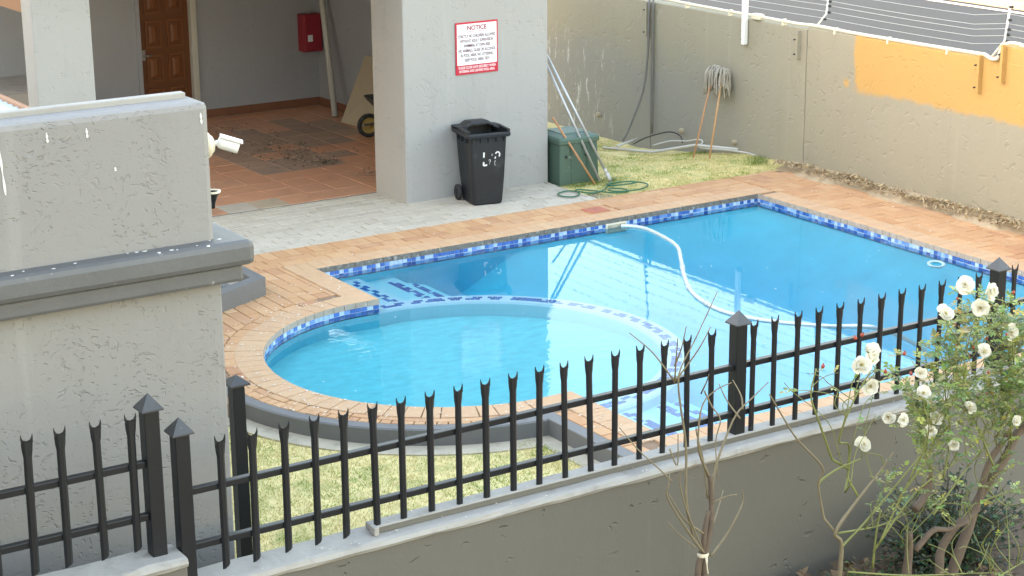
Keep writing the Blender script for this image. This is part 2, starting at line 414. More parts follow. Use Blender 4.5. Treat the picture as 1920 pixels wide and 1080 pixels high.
# ------------------------------------------------------------ brick paving
BL, BW, BJ = .280, .137, .008
def clip(poly, nx_, ny_, d):
    """keep nx*x+ny*y >= d"""
    out = []
    for i in range(len(poly)):
        a, b = poly[i], poly[(i+1) % len(poly)]
        da = nx_*a[0]+ny_*a[1]-d; db = nx_*b[0]+ny_*b[1]-d
        if da >= 0: out.append(a)
        if (da >= 0) != (db >= 0):
            t = da/(da-db); out.append((a[0]+(b[0]-a[0])*t, a[1]+(b[1]-a[1])*t))
    return out
def area(p): return abs(sum(p[i][0]*p[(i+1) % len(p)][1]-p[(i+1) % len(p)][0]*p[i][1] for i in range(len(p))))/2
def rect(cx, cy, l, w_, ang=0):
    c, s = math.cos(ang), math.sin(ang)
    return [(cx+c*x-s*y, cy+s*x+c*y) for x, y in ((-l/2, -w_/2), (l/2, -w_/2), (l/2, w_/2), (-l/2, w_/2))]
def outside(poly, cx, cy, r):
    mx = sum(p[0] for p in poly)/len(poly); my = sum(p[1] for p in poly)/len(poly)
    d = math.hypot(mx-cx, my-cy); n = ((mx-cx)/d, (my-cy)/d)
    return clip(poly, n[0], n[1], n[0]*cx+n[1]*cy+r)
def inside(poly, cx, cy, r):
    mx = sum(p[0] for p in poly)/len(poly); my = sum(p[1] for p in poly)/len(poly)
    d = math.hypot(mx-cx, my-cy); n = ((mx-cx)/d, (my-cy)/d)
    return clip(poly, -n[0], -n[1], -(n[0]*cx+n[1]*cy+r))
def pix(x, y, z=0):
    d = Vector((x, y, z-CAM_H)); zz = d.dot(FW)
    return (960+3562*d.dot(R2)/zz, 540-3562*d.dot(U2)/zz, zz)
def in_view(x, y):
    u, v, z = pix(x, y)
    return 380 < u < 1950 and v < 1000 and not (y < 11.05)
def rows(x0, x1, y0, y1, along='x', l=BL, w_=BW, off=.5, jit=.004):
    """running bond"""
    out = []; n = 0
    a0, a1, b0, b1 = (x0, x1, y0, y1) if along == 'x' else (y0, y1, x0, x1)
    b = b0
    while b < b1-.02:
        ww = min(w_, b1-b); a = a0-(n % 2)*off*(l+BJ)+rng.uniform(-.02, .02); n += 1
        while a < a1:
            s, e = max(a, a0), min(a+l, a1)
            if e-s > .03:
                r_ = rng.uniform(-jit, jit)
                q = rect((s+e)/2, b+ww/2, e-s, ww, r_) if along == 'x' else [(y, x) for x, y in rect((s+e)/2, b+ww/2, e-s, ww, r_)][::-1]
                out.append(q)
            a += l+BJ
        b += w_+BJ
    return out
def herring(x0, x1, y0, y1):
    u = BW+BJ; out = []
    for j in range(-2, int((y1-y0)/u)+3):
        for i in range(-2, int((x1-x0)/u)+3):
            m = (i-j) % 4; x, y = x0+i*u, y0+j*u
            if m == 0: q = rect(x+u, y+u/2, 2*u-BJ, u-BJ, rng.uniform(-.006, .006))
            elif m == 3: q = rect(x+u/2, y+u, u-BJ, 2*u-BJ, rng.uniform(-.006, .006))
            else: continue
            for h in ((1, 0, x0), (-1, 0, -x1), (0, 1, y0), (0, -1, -y1)):
                q = clip(q, *h)
                if len(q) < 3: break
            if len(q) >= 3 and area(q) > .0015: out.append(q)
    return out
field = []
XL = 6.0
# far band
field += rows(XL, 13.0, 17.885, 18.21, 'x', w_=.155)
x = XL
while x < 13.02: field.append(rect(x, 18.362, BW, BL)); x += BW+BJ
field += rows(13.02, 15.18, 17.885, 18.50, 'x')
# right band
field += herring(15.195, 15.90, 9.0, 18.5)
x = 9.0
while x < 18.5: field.append(rect(15.975, x, BW, BL)); x += BL+BJ
# near band
field += rows(8.39, 15.18, 9.4, 11.15, 'x')
# left field and ring
lf = rows(XL, 8.518, 13.6, 17.875, 'y')+rows(8.385, 8.518, 11.16, 12.62, 'y')
n_ring = int(2*math.pi*2.02/(.215+BJ))
for i in range(n_ring):
    a = 360*i/n_ring
    if 97 < a < 262: field.append(rect(CX+2.03*math.cos(R(a)), CY+2.03*math.sin(R(a)), .211, .075 if a > 175 else BW-.01, R(a+90)))
for q in lf:
    mx = sum(p[0] for p in q)/len(q); my = sum(p[1] for p in q)/len(q)
    if math.hypot(mx-CX, my-CY) < 2.45: q = outside(q, CX, CY, 2.105)
    if len(q) >= 3 and area(q) > .0012 and (mx > 8 or (my > 14.0 and (math.hypot(mx-8.5, my-14.5) < 2.0 or math.atan2(my-14.5, mx-8.5) < R(149) and my > 14.5))): field.append(q)
for i in range(64):
    a0, a1 = 97+165*i/64+.15, 97+165*(i+1)/64-.15; q = []
    for a, lo_ in ((a0, 1), (a0, 0), (a1, 0), (a1, 1)):
        e = Vector((math.cos(R(a)), math.sin(R(a)))); dx = CX-8.5; dy = CY-14.5; b_ = e.x*dx+e.y*dy; t_ = -b_+math.sqrt(b_*b_-(dx*dx+dy*dy-2.072**2))
        rr = 2.072 if lo_ else max(2.074, t_); q.append((CX+rr*e.x, CY+rr*e.y))
    if area(q) > .0012 and a0 > 178: field.append(q)
# coping headers
cope = []
CWD, CBW = .268, .137
y = PY1+CWD/2
x = PX0-.20
while x < PX1+.25: cope.append(rect(x, y, CBW, CWD)); x += CBW+.004
x = PX0-.05
while x < PX1+.1: cope.append(rect(x, PY0-CWD/2, CBW, CWD)); x += CBW+.004
y = PY0
while y < PY1-.10: cope.append(rect(PX1+CWD/2, y+.069, CWD, CBW)); y += CBW+.004
y = 16.50
while y < PY1-.10: cope.append(rect(PX0-CWD/2, y+.069, CWD, CBW)); y += CBW+.004
y = 11.44
while y < 12.40: cope.append(rect(PX0-CWD/2, y+.069, CWD, CBW)); y += CBW+.004
na = int(R(166)*CR/(CBW+.004))
for i in range(na+1):
    a = 97+166*i/na
    c_, s_ = math.cos(R(a)), math.sin(R(a))
    h0, h1 = .0675, .0735
    q = []
    for rr, hh in ((CR, -h0), (CR+.262, -h1-.003), (CR+.262, h1+.003), (CR, h0)): q.append((CX+rr*c_-hh*s_, CY+rr*s_+hh*c_))
    cope.append(q[::1])
# small cut pieces in the two re-entrant corners
for sgn in (1, -1):
    A = (PX0, CY+sgn*1.709)
    p1 = [(PX0, CY+sgn*1.714), (PX0, CY+sgn*1.99), (8.535, CY+sgn*1.99), (8.40, CY+sgn*1.972), (8.41, CY+sgn*1.716)]
    cope.append(p1 if sgn > 0 else p1[::-1])

bed = MB()
bed.box(XL, 15.14, 17.62, 18.50, -.14, -.012); bed.box(14.93, 16.05, 9, 18.497, -.14, -.0125)
bed.box(8.37, 15.0, 9, 11.42, -.14, -.013); bed.box(8.37, 8.78, 11.3, 12.6, -.14, -.0125)
bed.box(XL, 8.78, 16.45, 17.7, -.14, -.0135)
for i in range(48):
    a0, a1 = 88+184*i/48, 88+184*(i+1)/48
    q = [(CX+rr*math.cos(R(a)), CY+rr*math.sin(R(a))) for rr, a in ((CR+.02, a0), (2.06, a0), (2.06, a1), (CR+.02, a1))]
    bed.prism(q, -.14, -.014)
bed.prism([(6.0, 14.2), (6.55, 14.2), (6.62, 15.0), (6.95, 15.75), (7.55, 16.3), (8.2, 16.53), (6.0, 16.53)], -.14, -.0145)
paving = struct(bed.build('paving', M_mortar))

def brick_pts(q, z, h=.06, ch=.006):
    cx = sum(p[0] for p in q)/len(q); cy = sum(p[1] for p in q)/len(q); n = len(q)
    ins = []
    for x, y in q:
        d = math.hypot(x-cx, y-cy); k = max(0, 1-ch*1.5/max(d, .02)); ins.append((cx+(x-cx)*k, cy+(y-cy)*k))
    P = [(x, y, z-h) for x, y in q]+[(x, y, z-ch*.7) for x, y in q]+[(x, y, z) for x, y in ins]
    F = [(i, (i+1) % n, (i+1) % n+n, i+n) for i in range(n)]+[(i+n, (i+1) % n+n, (i+1) % n+2*n, i+2*n) for i in range(n)]+[tuple(range(2*n, 3*n))]
    return P, F
_shared = {}
def lay(pieces, name, mats, parent, limit, zf=lambda: rng.uniform(-.0025, .0025), h=.06, restname=None, pick=None):
    """the `limit` pieces that show largest become objects of their own, the rest one joined part"""
    sc_ = []
    for k, q in enumerate(pieces):
        cx = sum(p[0] for p in q)/len(q); cy = sum(p[1] for p in q)/len(q)
        sc_.append((area(q)/pix(cx, cy)[2]**2.5 if in_view(cx, cy) else 0, k))
    top = {k for s_, k in sorted(sc_, reverse=True)[:limit] if s_ > 0}
    rest = MB(); rr = []
    for k, q in enumerate(pieces):
        if area(q) < 1e-4: continue
        # consistent winding
        if sum(q[i][0]*q[(i+1) % len(q)][1]-q[(i+1) % len(q)][0]*q[i][1] for i in range(len(q))) < 0: q = q[::-1]
        z = zf(); m = pick(q) if pick else mats
        if k in top:
            e0 = (q[1][0]-q[0][0], q[1][1]-q[0][1]); l0 = round(math.hypot(*e0), 3)
            l1 = round(math.hypot(q[2][0]-q[1][0], q[2][1]-q[1][1]), 3)
            cx = sum(p[0] for p in q)/len(q); cy = sum(p[1] for p in q)/len(q)
            isrect = len(q) == 4 and abs(area(q)-l0*l1) < 3e-5
            key = (name, l0, l1, m.name) if isrect else None
            if key not in _shared or key is None:
                P, F = brick_pts(rect(0, 0, l0, l1) if isrect else [(a-cx, b-cy) for a, b in q], 0, h)
                me = bpy.data.meshes.new(name); me.from_pydata(P, [], F); me.materials.append(m); me.update()
                if key: _shared[key] = me
            else: me = _shared[key]
            o = obj(name, me, parent); o.location = (cx, cy, z)
            o.rotation_euler = (rng.gauss(0, .005), rng.gauss(0, .005), math.atan2(e0[1], e0[0]) if isrect else 0)
        else:
            P, F = brick_pts(q, z, h); rest.add(P, F); v = rng.random(); rr += [v]*len(F)
    if rest.f: stuff(rest.build(restname or 'distant_'+name, mats, parent, rnd=rr))
lay(field, 'brick', M_brick, paving, 300)
lay(cope, 'coping_brick', M_copebrick, paving, 290, zf=lambda: .004+rng.uniform(-.0015, .0015), h=.05)

# grey pavers in front of the clubhouse
gbed = MB(); gbed.box(4.5, 13.14, 18.505, 20.36, -.14, -.012); gbed.prism([(13.14, 18.505), (13.5, 18.505), (13.3, 18.8), (13.14, 18.85)], -.14, -.0125)
gpav = struct(gbed.build('terrace', M_mortarg))
lay(rows(4.6, 13.13, 18.51, 20.355, 'x', jit=.008), 'paver', M_paver, gpav, 300)

# clubhouse tiled floor
fb = MB(); fb.box(5.8, 13.3, 20.365, 26.1, -.14, -.004)
cfloor = struct(fb.build('clubhouse_floor', M_mortarg))
TS = .415
tl = []
for j in range(14):
    for i in range(18):
        x, y = 13.02-TS*i, 20.40+TS*(j+.5); hh = TS
        if y+TS/2 > 26.1: hh = 26.09-(y-TS/2); y = y-TS/2+hh/2
        if hh > .05: tl.append(rect(x, y, TS-.008, hh-.008))
def tile_pick(q):
    cx = sum(p[0] for p in q)/4; cy = sum(p[1] for p in q)/4
    u, v, _ = pix(cx, cy)
    if 10.2 < cx < 12.0 and 22.0 < cy < 24.6 and rng.random() < .82: return M_ftiledirty
    if 11.2 < cx < 12.7 and 23.4 < cy < 25.2 and rng.random() < .6: return M_ftiledirty
    if abs(cy-20.6) < .15 and 9.15 < cx < 9.95: return M_ftilepale
    return M_ftile
lay(tl, 'floor_tile', M_ftile, cfloor, 300, zf=lambda: .002+rng.uniform(-.001, .001), h=.012, pick=tile_pick)

# ------------------------------------------------------------ kerbs
kb = MB()
ko = arc(8.5, 14.5, 2.20, 150, 264.5, 60); ki = arc(8.5, 14.5, 2.075, 150, 264.5, 60)
P = []; F = []
prof = lambda a: [(2.20, -.5), (2.20, -.012), (2.188, .0), (2.087, .0), (2.075, -.012), (2.075, -.1)]
for i in range(61):
    a = R(150+114.5*i/60)
    for r_, z in prof(a): P.append((8.5+r_*math.cos(a), 14.5+r_*math.sin(a), z))
for i in range(60):
    for j in range(5): q = i*6+j; F.append((q, q+1, q+7, q+6))
kb.add(P, F)
kerb = tag(kb.build('kerb'), 'curved charcoal-painted kerb wall around the paddling pool paving', 'kerb'); kerb.data.materials.append(M_kerb)
k2 = MB(); k2.bbox(8.25, 8.378, 8.63, 12.46, -.5, .001, .008)
tag(k2.build('kerb', M_kerb), 'straight charcoal-painted kerb running from the lawn corner to the low wall', 'kerb')

# ------------------------------------------------------------ pool
pool = thing('swimming_pool', 'square blue swimming pool with round paddling pool at one side', 'pool', (12, 14.5, -.1))
sh = MB()
A0 = 83.4
# basin walls, wound to face the water
def wallstrip(mb, pts, z0, z1, mi=0):
    for a, b in zip(pts[:-1], pts[1:]): mb.add([(a[0], a[1], z0), (b[0], b[1], z0), (b[0], b[1], z1), (a[0], a[1], z1)], [(0, 1, 2, 3)], mi)
arcpts = arc(CX, CY, CR, A0, 360-A0, 60)
wallstrip(sh, [(PX0, CY+1.709), (PX0, PY1), (PX1, PY1), (PX1, PY0), (PX0, PY0), (PX0, CY-1.709)], -2.1, -.16)
wallstrip(sh, arcpts, -.6, -.16)
fl = []
NF = 40
for j in range(NF+1):
    for i in range(NF+1):
        x = PX0+(PX1-PX0)*i/NF; y = PY0+(PY1-PY0)*j/NF
        d = min(PX1-x, y-PY0, PY1-y) if x > 10.6 else 9
        bowl = lambda q_: 1-(1-min(1, q_/2.0))**2.4
        fx = bowl(PX1-x); fy = bowl(y-PY0)*bowl(PY1-y) if x > 10.4 else 1.0; tt = min(1, max(0, (x-10.2)/1.4)); fy = 1-(1-bowl(y-PY0)*bowl(PY1-y))*tt*tt*(3-2*tt)
        fl.append((x, y, -.17-(.47+.14*min(1, max(0, (x-9.6)/3.2)))*fx*fy))
sh.add(fl, [(j*(NF+1)+i, j*(NF+1)+i+1, (j+1)*(NF+1)+i+1, (j+1)*(NF+1)+i) for j in range(NF) for i in range(NF)], smooth=True)
shell = sh.build('basin', M_shell, pool)
ko_ = arc(CX, CY, 1.75, 90, 270, 40)+arc(8.93, 14.51, 1.76, -90, 90, 40); nk = len(ko_)
kd = MB(); kd.add([(8.75, CY, -.34)]+[(x, y, -.30) for x, y in ko_], [(0, i+1, (i+1) % nk+1) for i in range(nk)])
kd.build('paddling_floor', M_kid, pool)
# submerged ring wall
RI, RO, RZ = 1.73, 1.99, -.150
RCX, RCY = 8.93, 14.51
rw = MB(); P = []; F = []
for i in range(81):
    a = R(-97+194*i/80)
    for r_, z in ((RI, -.6), (RI, RZ-.02), (RI+.02, RZ), (RO-.02, RZ), (RO, RZ-.02), (RO, -1.5)): P.append((RCX+r_*math.cos(a), RCY+r_*math.sin(a), z))
for i in range(80):
    for j in range(5): q = i*6+j; F.append((q, q+1, q+7, q+6))
rw.add(P, F); ring = rw.build('ring_wall', M_shellring, pool)
TB = [(.025, .11, .40), (.04, .16, .52), (.13, .30, .66), (.30, .50, .80), (.05, .19, .56), (.03, .13, .44)]
def tilecol(p_pale=.0):
    return (.45, .62, .82) if rng.random() < p_pale else rng.choice(TB)
def quadtile(mb, c, du, dv, n, col, t=.004):
    c, du, dv, n = map(Vector, (c, du, dv, n))
    P = [c-du-dv, c+du-dv, c+du+dv, c-du+dv]; Q = [p*1.0+n*t for p in P]
    mb.add(P+Q, [(4, 5, 6, 7), (0, 1, 5, 4), (1, 2, 6, 5), (2, 3, 7, 6), (3, 0, 4, 7)], col=col)
# mosaic on the ring, pale tiles left out of the plaster
rt = MB(); TSZ = .052
for row in (0, 1):
    rr = 1.835+row*TSZ; n = int(R(182)*rr/TSZ)
    for i in range(n):
        a = R(-91)+R(182)*i/n
        if (i//2+row) % 2 and rng.random() < .6: continue
        e = Vector((math.cos(a), math.sin(a), 0)); tt = Vector((-e.y, e.x, 0))
        quadtile(rt, (RCX+rr*e.x, RCY+rr*e.y, RZ), e*.0235, tt*.0235, (0, 0, 1), rng.choice(TB[:2]+TB[4:]))
stuff(rt.build('ring_mosaic', M_tile, ring))
# steps in both corners
def circ_y(x, r_, sgn): return RCY+sgn*math.sqrt(max(0, r_*r_-(x-RCX)**2))
for sgn, yw in ((1, PY1), (-1, PY0)):
    for k, (x1, z) in enumerate(((9.31, -.19), (9.76, -.25), (10.02, -.32))):
        xs = [PX0+(x1-PX0)*i/10 for i in range(11)]
        poly = [(x, circ_y(x, RO-.06, sgn)) for x in xs]
        yy = yw if k < 2 else yw-sgn*.25
        tail = [(x1, yy)] if k < 2 else [(x1, yy), (x1-.10, yw-sgn*.07), (x1-.25, yw)]
        poly = poly+tail+[(PX0, yw)]
        if sgn < 0: poly = poly[::-1]
        sb = MB(); sb.prism(poly, -1.5, z-.012); 
        sb.prism([(a+(9.2-a)*.012, b+(yw-b)*.004) for a, b in poly], z-.0125, z)
        stp = sb.build('step', M_shellring, pool)
        mt = MB(); x0 = (PX0, 9.24, 9.68)[k]
        for row in (0, 1):
            xx = x1-.15+row*TSZ
            y = circ_y(xx, RO, sgn)+sgn*.06; i = 0
            while (yw-y)*sgn > .12:
                i += 1
                if not ((i//2+row) % 2 and rng.random() < .55):
                    quadtile(mt, (xx, y, z), (.0235, 0, 0), (0, .0235, 0), (0, 0, 1), rng.choice(TB[:2]+TB[4:]))
                y += sgn*TSZ
        stuff(mt.build('step_mosaic', M_tile, stp))
# waterline mosaic: backing of grout plus three rows of tiles
wl = MB(); bk = MB(); cf = MB()
def band(pts, closed=False):
    for (ax, ay), (bx, by) in zip(pts[:-1], pts[1:]):
        L = math.hypot(bx-ax, by-ay); tx, ty = (bx-ax)/L, (by-ay)/L; nx_, ny_ = ty, -tx
        nrm = Vector((nx_, ny_, 0))
        bk.add([(ax, ay, -.148), (bx, by, -.148), (bx, by, -.05), (ax, ay, -.05)], [(0, 1, 2, 3)])
        n = max(1, round(L/.056)); st = L/n
        for i in range(n):
            c = (i+.5)*st
            for r_ in range(2):
                zc = -.081-.044*r_
                col = rng.choice([TB[0], TB[1], TB[3], (.42, .58, .80), TB[2], (.50, .64, .84), TB[5]])
                quadtile(wl, (ax+tx*c, ay+ty*c, zc), Vector((tx, ty, 0))*(st/2-.003), (0, 0, .0195), nrm, col, .005)
# faces must look into the water
def band_in(pts): band(pts)
band_in([(PX0, CY+1.709), (PX0, PY1), (PX1, PY1), (PX1, PY0), (PX0, PY0), (PX0, CY-1.709)])
band_in(arc(CX, CY, CR, 360-A0, A0, 44))
stuff(wl.build('waterline_mosaic', M_tile, pool)); bk.build('grout_band', M_grout, pool)
# weathered cement face under the coping bricks
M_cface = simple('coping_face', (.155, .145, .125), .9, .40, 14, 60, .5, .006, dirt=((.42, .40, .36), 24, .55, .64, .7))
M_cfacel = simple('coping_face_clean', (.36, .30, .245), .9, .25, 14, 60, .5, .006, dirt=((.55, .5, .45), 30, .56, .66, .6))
def face(pts, mat, h0=-.058, h1=-.003, out=.007):
    mb = MB()
    for (ax, ay), (bx, by) in zip(pts[:-1], pts[1:]):
        L = math.hypot(bx-ax, by-ay); tx, ty = (bx-ax)/L, (by-ay)/L
        n = max(1, round(L/.117)); st = L/n
        for i in range(n):
            s_, e_ = i*st+.003, (i+1)*st-.003; oo = out+rng.uniform(-.002, .003)
            q = [(ax+tx*s_, ay+ty*s_), (ax+tx*e_, ay+ty*e_), (ax+tx*e_+ty*oo, ay+ty*e_-tx*oo), (ax+tx*s_+ty*oo, ay+ty*s_-tx*oo)]
            mb.prism(q[::-1], h0, h1+rng.uniform(-.002, .001))
    return stuff(mb.build('coping_face', mat, pool))
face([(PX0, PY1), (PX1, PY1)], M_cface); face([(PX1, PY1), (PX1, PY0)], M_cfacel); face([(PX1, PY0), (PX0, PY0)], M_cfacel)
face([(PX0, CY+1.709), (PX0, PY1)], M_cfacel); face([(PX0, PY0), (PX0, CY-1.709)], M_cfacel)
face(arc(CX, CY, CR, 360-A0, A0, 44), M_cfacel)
# skimmer mouth
sk = MB(); sk.bbox(12.60, 12.90, 17.582, 17.62, -.18, -.058, .006)
skim = sk.build('skimmer', M_cream, pool); s2 = MB(); s2.box(12.625, 12.875, 17.578, 17.583, -.17, -.075); s2.build('skimmer_mouth', M_concrete, skim)

# water: a sheet with the mirror, over a body that absorbs red
outl = [(PX0+.001, CY-1.707), (PX0+.001, PY0+.001), (PX1-.001, PY0+.001), (PX1-.001, PY1-.001), (PX0+.001, PY1-.001), (PX0+.001, CY+1.707)]+arc(CX, CY, CR-.001, A0+.3, 360-A0-.3, 60)
def tri_sheet(outline, z):
    bm = bmesh.new(); vs2 = [bm.verts.new((x, y, z)) for x, y in outline]; f = bm.faces.new(vs2)
    bmesh.ops.triangulate(bm, faces=[f]); me = bpy.data.meshes.new('water'); bm.to_mesh(me); bm.free(); return me
me = tri_sheet(outl, WZ); me.materials.append(M_water); struct(obj('water', me))
grow = [(PX0-.05, CY-1.75), (PX0-.05, PY0-.05), (PX1+.05, PY0-.05), (PX1+.05, PY1+.05), (PX0-.05, PY1+.05), (PX0-.05, CY+1.75)]+arc(CX, CY, CR+.05, A0+3, 360-A0-3, 60)
bm = bmesh.new(); vs2 = [bm.verts.new((x, y, -2.3)) for x, y in grow]; f = bm.faces.new(vs2)
ex = bmesh.ops.extrude_face_region(bm, geom=[f]); 
for v in ex['geom']:
    if isinstance(v, bmesh.types.BMVert): v.co.z = WZ-.004
bmesh.ops.recalc_face_normals(bm, faces=list(bm.faces)); bmesh.ops.triangulate(bm, faces=list(bm.faces))
me = bpy.data.meshes.new('water_body'); bm.to_mesh(me); bm.free(); me.materials.append(M_body); struct(obj('water_body', me))

# ------------------------------------------------------------ boundary wall
bw = thing('boundary_wall', 'long tan plastered boundary wall behind the pool with an orange patch on its upper part', 'wall', (16.5, 17, 0))
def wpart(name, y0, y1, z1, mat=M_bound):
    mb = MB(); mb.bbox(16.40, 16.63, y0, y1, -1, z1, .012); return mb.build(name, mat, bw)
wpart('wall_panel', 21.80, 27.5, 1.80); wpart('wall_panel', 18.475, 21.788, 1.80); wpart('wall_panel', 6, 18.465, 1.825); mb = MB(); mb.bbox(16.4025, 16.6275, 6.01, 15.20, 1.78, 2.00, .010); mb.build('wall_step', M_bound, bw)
mb = MB(); mb.box(16.43, 16.6, 18.40, 18.55, -1, 1.79); mb.box(16.43, 16.6, 21.75, 21.85, -1, 1.78); mb.build('joint_filler', M_kerb, bw)
# brackets bolted to the wall
for y, z0, z1 in ((18.60, 1.40, 1.77), (15.44, 1.42, 1.86), (15.09, 1.59, 2.03), (21.86, 1.30, 1.80)):
    mb = MB(); mb.bbox(16.335, 16.405, y-.018, y+.018, z0, z1, .004); br = mb.build('bracket', M_bound, bw)
    bb = MB(); 
    for zz in (z0+.06, z1-.12): bb.tube([(16.334, y+.05, zz), (16.405, y+.05, zz)], .010, 6)
    bb.build('bolt', M_insul, br)
# conduit along the top of the wall
pts = [(16.42, 27, 1.84), (16.42, 24, 1.85), (16.42, 22, 1.88), (16.42, 21.2, 1.86), (16.42, 20.2, 1.85), (16.42, 19.4, 1.85), (16.42, 18.7, 1.845), (16.42, 18.3, 1.86), (16.42, 17.6, 1.85), (16.42, 16.5, 1.855), (16.42, 15.55, 1.865), (16.40, 15.4, 1.87), (16.38, 15.28, 1.84), (16.37, 15.18, 1.86), (16.38, 15.13, 1.98), (16.40, 15.05, 2.045), (16.42, 14.9, 2.05), (16.42, 14.6, 2.035), (16.42, 12, 2.035)]
mb = MB(); mb.tube(catmull(pts, 5), .022, 10); cond = tag(mb.build('conduit', M_cream), 'cream plastic conduit running along the top of the boundary wall', 'pipe')
for y in (21.0, 20.05, 18.95, 17.95, 17.0, 16.0):
    mb = MB(); mb.box(16.39, 16.45, y-.015, y+.015, 1.795, 1.878); mb.build('saddle', M_cream, cond)
mb = MB(); mb.bbox(16.36, 16.46, 19.38, 19.56, 1.81, 1.89, .02); mb.build('junction_box', M_cream, cond)
# drop pipes down the wall
for k, (y, z0, lab) in enumerate(((21.72, -.1, 'thin grey conduit running down the boundary wall, fixed along its length'), (21.80, -.15, 'thin dark conduit on the boundary wall with its lower end bent away'))):
    mb = MB()
    P_ = [(16.37, y, 1.88), (16.37, y, 1.0), (16.37, y, z0)] if k == 0 else [(16.36, y, 1.85), (16.35, y+.02, 1.0), (16.30, y+.06, .5), (16.12, y+.12, .0), (16.02, y+.15, -.2)]
    mb.tube(catmull(P_, 5), .017, 8); tag(mb.build('drop_pipe', M_kerb), lab, 'pipe')
for k, (y, z) in enumerate(((23.07, -.03), (21.03, .06), (19.86, .09))):
    mb = MB(); mb.lathe([(.0, .05), (.03, .048), (.036, .035), (.036, 0)], 14, M=Matrix.Translation((16.40, y, z)) @ Matrix.Rotation(R(-90), 4, 'Y'))
    mb.build('drain_stub', M_stub, bw)

# ------------------------------------------------------------ electric fence
ef = thing('electric_fence', 'electric security fence with many wires above the boundary wall', 'fence', (16.7, 17, 1.9))
def epole(y, base, top, lean, mat=M_white):
    mb = MB(); mb.tube([(16.52, y+.10, base), (16.60, y-.02, base+.20), (16.62+lean, y-.10, top)], .013, 8); p_ = mb.build('pole', mat, ef)
    return p_
zs = [1.93, 2.02, 2.10, 2.16, 2.27, 2.42, 2.58, 2.72, 2.86]
for y, base in ((18.36, 1.80), (15.32, 1.82), (22.2, 1.78), (11.6, 2.0)):
    p_ = epole(y, base, base+1.15, .03)
    for z in zs:
        t_ = (z-base)/1.15; mb = MB()
        yy = y+.10-.12*min(1, (z-base)/.2) if z-base < .2 else y-.02-.08*(z-base-.2)/.95
        xx = 16.60 if z-base > .2 else 16.52+.08*(z-base)/.2
        mb.lathe([(0, -.03), (.014, -.028), (.02, -.01), (.012, 0), (.02, .01), (.014, .028), (0, .03)], 8, M=Matrix.Translation((xx+.02, yy-.018, z)) @ Matrix.Rotation(R(90), 4, 'X'))
        mb.build('insulator', M_insul, p_)
for z in zs:
    mb = MB(); ys = [27.5, 22.2, 18.36, 15.32, 11.6, 8]
    P_ = []
    for a, b in zip(ys[:-1], ys[1:]):
        for i in range(6): t_ = i/6; P_.append((16.64, a+(b-a)*t_, z+(.06 if a <= 15.4 else 0)-.014*math.sin(t_*math.pi)))
    P_.append((16.64, 8, z+.06)); mb.tube(P_, .0030, 4, smooth=False); mb.build('wire', M_wire, ef)
# tall white square mast bolted to the wall
ms = thing('mast', 'tall white square pole bolted to the face of the boundary wall', 'pole', (16.37, 19.7, 1.45))
mb = MB(); mb.bbox(16.32, 16.385, 19.635, 19.70, 1.46, 4.2, .006); mb.build('pole', M_white, ms)
mb = MB(); mb.bbox(16.375, 16.402, 19.70, 19.76, 1.46, 1.68, .004); pl_ = mb.build('plate', M_white, ms)
for z in (1.52, 1.63): mb = MB(); mb.tube([(16.355, 19.735, z), (16.376, 19.735, z)], .014, 8); mb.build('bolt', M_insul, pl_)

# ============================================================ CLUBHOUSE
cl = thing('clubhouse', 'grey plastered open-fronted clubhouse beside the pool terrace', 'building', (10, 23, 0))
mb = MB(); mb.bbox(11.08, 13.15, 19.62, 20.40, -.3, 3.34, .015); mb.build('pier', M_col, cl)
mb = MB(); mb.bbox(6.62, 7.27, 19.70, 20.03, -.3, 3.34, .012); mb.build('pillar', M_col, cl)
mb = MB(); mb.box(13.24, 13.46, 20.30, 26.4, -.3, 3.34); mb.box(13.155, 13.44, 20.2, 20.405, -.3, 3.33); mb.build('side_wall', M_inner, cl)
# back wall with a door opening
DX0, DX1, DH = 10.36, 11.15, 2.05
mb = MB(); mb.box(5.6, DX0-.06, 26.1, 26.35, -.3, 3.6); mb.box(DX1+.09, 13.24, 26.1, 26.35, -.3, 3.6); mb.box(DX0-.06, DX1+.09, 26.1, 26.35, DH+.06, 3.6); mb.build('back_wall', M_inner, cl)
mb = MB(); mb.box(DX0-.06, DX0, 26.07, 26.30, 0, DH+.06); mb.build('door_jamb', M_inner, cl)
mb = MB(); mb.bbox(DX1, DX1+.09, 26.06, 26.30, 0, DH+.06, .008); mb.box(DX0, DX1, 26.07, 26.30, DH, DH+.06); mb.build('door_jamb', M_jamb, cl)
mb = MB(); mb.box(DX0+.005, DX1-.005, 26.16, 26.20, .01, DH-.01); dr = mb.build('door', M_door, cl)
pw = (DX1-DX0-.10*2-.09)/2
for i in range(2):
    for z0, z1 in ((.14, .52), (.62, 1.02), (1.12, 1.52), (1.62, 1.93)):
        x0 = DX0+.10+i*(pw+.09); mb = MB()
        # frame moulding and raised centre
        for a in ((x0, x0+pw, z0, z0+.025), (x0, x0+pw, z1-.025, z1), (x0, x0+.025, z0+.025, z1-.025), (x0+pw-.025, x0+pw, z0+.025, z1-.025)):
            mb.box(a[0], a[1], 26.135, 26.161, a[2], a[3])
        c = [(x0+.06, z0+.06), (x0+pw-.06, z0+.06), (x0+pw-.06, z1-.06), (x0+.06, z1-.06)]
        d = [(x0+.095, z0+.095), (x0+pw-.095, z0+.095), (x0+pw-.095, z1-.095), (x0+.095, z1-.095)]
        mb.add([(x, 26.159, z) for x, z in c]+[(x, 26.138, z) for x, z in d], [(0, 1, 5, 4), (1, 2, 6, 5), (2, 3, 7, 6), (3, 0, 4, 7), (4, 5, 6, 7)])
        mb.build('panel', M_doorlight, dr)
